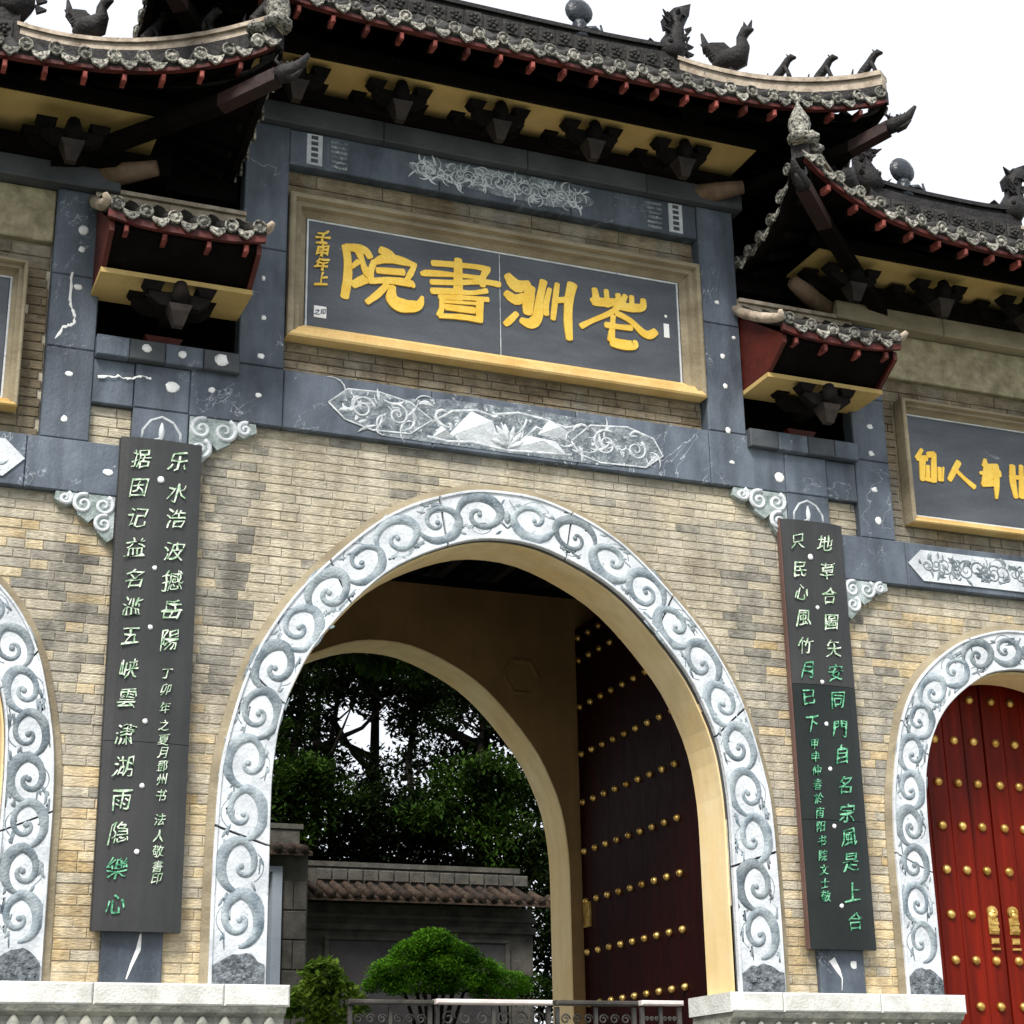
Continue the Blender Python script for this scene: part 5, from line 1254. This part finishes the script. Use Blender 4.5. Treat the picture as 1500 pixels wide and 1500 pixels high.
couplet(2.69, 'near-black couplet board with deep green characters right of the central arch', R1 + R2 + R3, 'board_black', dg, [(2.64, 4.46), (2.67, 4.03), (2.66, 3.41), (2.67, 3.07), (2.67, 2.71), (2.67, 2.26), (2.68, 1.65)])

# ================================================================== BARRIERS IN THE ARCHWAY
def barrier(x0, x1, y, ztop, mtop, label, mleg='steel_dark'):
    cx = (x0 + x1) / 2; hw = (x1 - x0) / 2 - .006; H = ztop - FLOOR
    t = empty('folding_barrier', (cx, y, FLOOR), label=label, cat='barrier', group='row of low barriers across the central archway')
    w = MB(); w.bbox(-hw, hw, -.06, .04, H - .035, H, .010); w.build('top_rail', mtop, t)
    for sx in (-1, 1):
        w = MB(); w.box(sx * (hw - .035), sx * (hw - .005), -.02, .01, 0, H - .046); w.build('leg', mleg, t)
        w = MB(); w.box(sx * (hw - .035), sx * (hw - .005), -.22, .20, 0.001, .03); w.build('foot', mleg, t)
    w = MB(); w.box(-.012, .012, -.018, .008, .3, H - .046); w.build('middle_post', mleg, t)
    w = MB(); w.box(-hw + .036, hw - .036, -.019, .009, .28, .30); w.build('lower_rail', mleg, t)
    for k, (a, b) in enumerate(((-hw + .04, -.015), (.015, hw - .04))):
        n = 3
        for q in range(n):
            u = a + (b - a) * (q + .5) / n; r = min(.065, (b - a) / n * .42)
            for zz in (H - .13, H - .30, H - .47):
                w = MB(); w.smooth = True; w.tube([(u + r * (1 - .75 * j / 14) * math.cos(j * .62), -.005, zz + r * (1 - .75 * j / 14) * math.sin(j * .62)) for j in range(15)], .007, 4); w.build('scroll_bar', mleg, t)
barrier(-1.36 + .22, -.50, .28, .945, 'steel_dark', 'dark-topped low barrier behind the leafy shrub, leftmost of the row in the archway')
barrier(-.49, .42, .30, .955, 'steel_pale', 'longest low barrier with a shiny pinkish-white top rail in the central archway')
barrier(.43, 1.10, .28, .955, 'steel_dark', 'dark-topped low barrier between the two pale-topped ones in the archway')
barrier(1.11, 1.47, .27, .96, 'steel_pale', 'short pale-topped barrier beside the dark red door leaf', 'steel_dark')

# ================================================================== COURTYARD BEYOND
def garden_roof(par, x0, x1, y0, y1, ze, zr, sp, hip=(0, 0)):
    """two-pitched tiled coping, ridge along X"""
    ym = (y0 + y1) / 2; w = MB()
    for sgn, ye in ((-1, y0), (1, y1)):
        w.hull2([(x0, ye, ze - .05), (x1, ye, ze - .05), (x1 - hip[1], ym, zr - .05), (x0 + hip[0], ym, zr - .05)], [(x0, ye, ze), (x1, ye, ze), (x1 - hip[1], ym, zr), (x0 + hip[0], ym, zr)])
    r = w.build('coping_roof', 'garden_tile', par)
    n = int((x1 - x0) / sp)
    for i in range(n + 1):
        x = x0 + i * sp; k0 = min(1, (x - x0) / hip[0]) if hip[0] else 1; k1 = min(1, (x1 - x) / hip[1]) if hip[1] else 1; k = min(k0, k1)
        if k < .08: continue
        w = MB(); w.smooth = True
        w.tube([(x, y0 - .02, ze + .02), (x, y0 + (ym - y0) * k * .5, ze + (zr - ze) * k * .47 + .02), (x, y0 + (ym - y0) * k, ze + (zr - ze) * k + .02)], [.055, .05, .05], 7); w.build('tile_row', 'garden_tile', r, fix=False)
    w = MB(); w.box(x0 + hip[0] * .8, x1 - hip[1] * .8, ym - .09, ym + .09, zr - .04, zr + .20)
    w.box(x0 + hip[0] * .8 - .04, x1 - hip[1] * .8 + .04, ym - .11, ym + .11, zr + .20, zr + .26); w.build('coping_ridge', 'wall_grey', r)
    return r
sw = empty('screen_wall', (2.6, 9.3, FLOOR), label='grey plastered screen wall with tiled coping, seen through the central arch', cat='wall')
gx = 2.6; W0, W1 = .98 - gx, 3.96 - gx
w = MB(); w.box(W0, W1, -.25, .25, 0, 2.90); w.build('wall_body', 'wall_grey', sw)
for a, b, c, d in ((W0, W1, 2.58, 2.66), (W0, W1, 2.72, 2.78)):
    w = MB(); w.bbox(a - .03, b + .03, -.30, -.252, c, d, .01); w.build('string_course', 'wall_grey', sw)
w = MB(); w.box(W0 + .32, W1 - .38, -.262, -.252, .3, 2.46); w.build('plaster_panel', 'wall_panel', sw)
w = MB()
for a, b, c, d in ((W0 + .26, W1 - .32, 2.46, 2.51), (W0 + .26, W0 + .32, .3, 2.46), (W1 - .38, W1 - .32, .3, 2.46)): w.bbox(a, b, -.285, -.252, c, d, .008)
w.build('panel_frame', 'wall_grey', sw)
rg = random.Random(4)
for k in range(7):
    for c, (a, b) in enumerate(((W0, W0 + .25), (W1 - .30, W1))):
        w = MB(); w.bbox(a + .004, b - .004, -.262, -.251, .05 + k * .335, .375 + k * .335, .006); w.build('corner_stone', 'wall_grey', sw)
garden_roof(sw, W0 - .08, W1 + .30, -.62, .62, 2.93, 3.16, .16, (0, .55))
# ridge blocks
for k in range(14):
    w = MB(); w.bbox(W0 + .2 + k * .2, W0 + .385 + k * .2, -.125, -.111, 3.19, 3.33, .012); w.build('ridge_block', 'wall_grey', sw)

sh = empty('side_house', (-.6, 8.6, FLOOR), label='grey stone side building with a pale door jamb seen inside the archway', cat='house')
w = MB(); w.box(-3.2, 1.0, .62, 3.5, 0, 3.38); w.box(1.18, 1.50, -.0, .6, 0, 3.38)
w.box(-3.2, 1.178, 0, .6, 3.24, 3.38); w.build('house_wall', 'wall_grey', sh)
for k in range(9):
    for c in range(1 if k % 2 else 2):
        a, b = (1.19, 1.49) if k % 2 else ((1.19, 1.33) if c == 0 else (1.33, 1.49))
        w = MB(); w.bbox(a + .004, b - .004, -.022, -.001, .02 + k * .34, .35 + k * .34, .01); w.build('stone_block', 'wall_grey', sh)
w = MB(); w.box(1.06, 1.175, -.06, .1, 0, 3.17); w.box(-.5, 1.175, -.06, .1, 3.172, 3.235); w.build('door_frame', 'jamb_blue', sh)
w = MB(); w.box(-.5, 1.055, .2, .25, 0, 3.17); w.build('door', 'dim_glass', sh)
garden_roof(sh, -3.4, 1.50, -.20, 1.2, 3.40, 3.56, .16)

# ---- vegetation
def leaves(mb, pts, size, rg, droop=0.0):
    for (x, y, z) in pts:
        s = size * rg.uniform(.6, 1.3); a = rg.uniform(0, 6.28); t = rg.uniform(-1.0, 1.0) - droop
        u = Vector((math.cos(a), math.sin(a), t)).normalized() * s; v = Vector((-math.sin(a), math.cos(a), rg.uniform(-.7, .7))).normalized() * s * .45
        p = Vector((x, y, z)); b = len(mb.v)
        mb.v += [tuple(p - u), tuple(p + v), tuple(p + u), tuple(p - v)]; mb.face((b, b + 1, b + 2, b + 3))
def clump_pts(c, r, n, rg, shell=.55):
    out = []
    for _ in range(n):
        while True:
            v = Vector((rg.uniform(-1, 1), rg.uniform(-1, 1), rg.uniform(-1, 1)))
            if shell * .6 < v.length < 1: break
        out.append((c[0] + v.x * r[0], c[1] + v.y * r[1], c[2] + v.z * r[2]))
    return out
def tree(x, y, H, th, clumps, label, seed, m='leaf_dark', size=.09, lean=0, limbs=5, group='trees behind the screen wall', droop=0):
    rg = random.Random(seed); t = empty('garden_tree', (x, y, FLOOR), label=label, cat='tree', group=group)
    w = MB(); w.smooth = True
    w.tube([(0, 0, 0), (lean * .1, 0, H * .3), (lean * .4, .1, H * .6), (lean * .8, .0, H)], [th, th * .8, th * .6, th * .25], 8)
    for k in range(limbs):
        h = H * rg.uniform(.45, .9); a = rg.uniform(0, 6.28); l = rg.uniform(.8, 2.0)
        w.tube([(lean * .5, 0, h), (lean * .5 + l * .5 * math.cos(a), l * .5 * math.sin(a), h + l * .25), (lean * .5 + l * math.cos(a), l * math.sin(a), h + l * .8)], [th * .4, th * .25, th * .08], 6)
    w.build('trunk', 'bark', t)
    w = MB()
    for (cx, cy, cz, rx, ry, rz, n) in clumps:
        sub = max(3, n // 90)
        for q in range(sub):
            c = clump_pts((cx, cy, cz), (rx * .8, ry * .8, rz * .8), 1, rg, .2)[0]; r = rg.uniform(.28, .5)
            leaves(w, clump_pts(c, (rx * r, ry * r, rz * r), n // sub, rg), size, rg, droop)
    w.build('crown', m, t, fix=False)
    return t
TR = [
 (2.1, 12.5, 7.0, .13, [(0, 0, 7.7, 2.6, 1.8, 1.5, 9600), (-.9, .2, 6.7, 1.0, 1.0, .5, 1600), (.3, 0, 6.1, .5, .5, .35, 160)], 'slender dark tree whose trunk stands left of the bright gap of sky', 1),
 (3.3, 13.5, 7.5, .17, [(0, 0, 8.1, 2.8, 1.8, 1.6, 10500), (1.2, 0, 6.9, 1.2, 1, .6, 2000), (-.5, 0, 6.5, .6, .5, .5, 220)], 'thick-trunked dark tree in the middle of the archway view', 2),
 (4.9, 13.0, 7.0, .24, [(0, 0, 7.6, 2.2, 1.8, 1.9, 8000), (.7, -.5, 5.9, 1.3, 1, 1.2, 4600)], 'dark tree with a broad crown right of the bright gap of sky', 3),
 (1.2, 14.5, 6.5, .11, [(.0, 0, 7.9, 2.0, 1.5, 1.3, 6500), (-.6, 0, 5.0, .6, .8, .5, 900)], 'thin tree furthest left in the archway view', 4),
]
for a in TR: tree(*a, size=.06)
tree(3.9, 10.6, 5.2, .10, [(0, 0, 4.75, .9, .7, .6, 4200), (.35, -.1, 4.0, .75, .6, .8, 4600), (-.75, .1, 4.3, .6, .6, .5, 2000)], 'drooping bright green tree overhanging the right end of the screen wall', 9, 'leaf_mid', .05, 0, 0, 'trees behind the screen wall', .9)
tree(1.35, 10.4, 4.3, .08, [(-.3, 0, 4.5, 1.0, .6, .6, 6000), (-.5, -.1, 3.9, .6, .5, .5, 2600), (-.3, 0, 5.3, .35, .3, .3, 300)], 'mid green leafy tree above the roof of the side building', 10, 'leaf_mid', .05, 0, 0, 'trees behind the screen wall', .4)
tree(2.7, 11.2, 4.2, .10, [(0, 0, 4.25, 1.7, .7, .65, 9200), (0, .2, 3.6, 1.8, .6, .6, 6000)], 'dense dark evergreen directly behind the screen wall ridge', 12, 'leaf_dark', .055, 0, 0)
tree(4.9, 9.6, 3.2, .10, [(0, 0, 2.6, .8, .7, 2.3, 9000), (.6, .3, 3.4, .9, .8, 1.4, 5000)], 'dark evergreen beside the right end of the screen wall', 13, 'leaf_dark', .06, 0, 0)
tree(-.9, 6.2, 6.0, .12, [(.9, 0, 5.75, 1.5, .7, .45, 3600), (1.9, .1, 5.35, .8, .5, .4, 1700), (-.1, 0, 5.15, .5, .4, .35, 700)], 'overhanging branch of a near tree at the top of the archway', 14, 'leaf_mid', .055, 0, 5, 'trees behind the screen wall', .8)
# lacy sprays hanging across the gap of sky
def spray(x, y, n, seed, label):
    rg = random.Random(seed); t = empty('garden_tree', (x, y, FLOOR), label=label, cat='tree', group='trees behind the screen wall')
    w = MB(); w.smooth = True; w.tube([(0, 0, 0), (.1, 0, 3.5), (-.1, 0, 5.4), (.15, 0, 7.2)], [.07, .06, .05, .03], 7)
    pts = []
    for k in range(n):
        h = rg.uniform(4.9, 6.6); a = rg.uniform(0, 6.28); l = rg.uniform(.4, 1.3); e = (l * math.cos(a), l * math.sin(a) * .5, h + l * rg.uniform(-.1, .5))
        w.tube([(0, 0, h - .2), (e[0] * .5, e[1] * .5, h), e], [.022, .015, .006], 4); pts.append(e)
    w.build('trunk', 'bark', t); w = MB()
    for e in pts:
        for q in range(3): leaves(w, clump_pts((e[0] + rg.uniform(-.2, .2), e[1], e[2] + rg.uniform(-.25, .2)), (.27, .2, .24), 110, rg), .052, rg, .4)
    w.build('crown', 'leaf_dark', t, fix=False)
spray(.45, 11.4, 26, 29, 'slim leafy tree at the left edge of the archway view')
spray(.85, 12.3, 26, 30, 'slim lacy-leaved tree partly hidden by the left side of the arch')
spray(1.75, 12.2, 12, 31, 'slim lacy-leaved tree just left of the largest patch of sky')
spray(3.55, 12.4, 11, 32, 'lacy-leaved tree standing in front of the patch of sky')
spray(4.5, 12.0, 16, 33, 'slim lacy-leaved tree at the right of the patch of sky')
spray(2.6, 13.4, 9, 34, 'thin sapling behind the others in the middle of the patch of sky')
# far wood
rg = random.Random(77); w = MB()
for k in range(95):
    x = rg.uniform(-3, 18); y = rg.uniform(17, 25); zc = (y + 12) * rg.uniform(.03, .172); leaves(w, clump_pts((x, y, zc), (1.5, 1.2, 1.1), 420, rg), .11, rg)
for k in range(80):
    x = rg.uniform(-2, 16); y = rg.uniform(18, 24); zc = (y + 12) * rg.uniform(.270, .36); leaves(w, clump_pts((x, y, zc), (1.7, 1.2, 1.2), 520, rg), .11, rg)
w.build('far_wood', 'leaf_dark', fix=False, kind='stuff')
# shrubs
def shrub(name, x, y, ztop, clumps, label, m, seed, size, stem=.05):
    rg = random.Random(seed); t = empty(name, (x, y, FLOOR), label=label, cat='shrub')
    w = MB(); w.smooth = True; H = ztop - FLOOR
    w.tube([(0, 0, 0), (.04, 0, H * .35), (-.03, .02, H * .6)], [stem, stem * .8, stem * .5], 7)
    for cx, cy, cz, rx, ry, rz, n in clumps: w.tube([(0, 0, H * .3), (cx * .6, cy * .5, cz - rz * .6), (cx, cy, cz)], [stem * .6, stem * .35, stem * .15], 5)
    w.build('stem', 'bark', t); w = MB()
    for cx, cy, cz, rx, ry, rz, n in clumps:
        pts = []
        for _ in range(n):
            a = rg.uniform(0, 6.28); u = rg.uniform(-.55, 1); r = math.sqrt(max(0, 1 - u * u)) * rg.uniform(.78, 1.1); j = rg.uniform(.72, 1.14)
            pts.append((cx + rx * r * math.cos(a) * j, cy + ry * r * math.sin(a) * j, cz + rz * u * j))
        leaves(w, pts, size, rg)
    w.build('foliage', m, t, fix=False)
shrub('cloud_pruned_shrub', 1.62, 6.2, 2.17, [(-.02, 0, 2.10, .26, .3, .18, 3200), (-.22, -.03, 2.0, .26, .26, .16, 2400), (.22, -.05, 1.99, .26, .26, .15, 2400), (-.36, -.05, 1.83, .34, .3, .15, 3200), (.42, .0, 1.86, .34, .3, .14, 3000), (.02, -.12, 1.85, .3, .3, .16, 2600), (-.54, .0, 1.70, .22, .25, .11, 1700), (-.2, -.14, 1.68, .36, .3, .15, 3000), (.30, -.12, 1.70, .3, .28, .14, 2600), (.58, .05, 1.70, .18, .2, .10, 1000)],
      'broad bright green cloud-pruned shrub in front of the screen wall', 'leaf_bright', 21, .024)
shrub('low_shrub', 2.42, 6.1, 1.70, [(0, 0, 1.70, .26, .2, .15, 1800), (-.20, -.1, 1.58, .24, .2, .12, 1400)], 'small round bright green shrub right of the large cloud-pruned one', 'leaf_bright', 22, .024, .03)
shrub('low_shrub', 2.90, 6.4, 1.66, [(0, 0, 1.64, .3, .25, .2, 1800)], 'small dark green shrub beside the right jamb of the rear doorway', 'leaf_mid', 23, .026, .03)
shrub('leafy_shrub', .36, 6.0, 1.83, [(0, 0, 1.70, .22, .2, .22, 620), (-.17, 0, 1.46, .28, .22, .2, 620), (.18, .0, 1.48, .26, .2, .22, 620), (0, 0, 1.15, .34, .25, .2, 600)], 'upright yellow-green leafy shrub beside the left platform', 'leaf_yellow', 24, .055, .035)
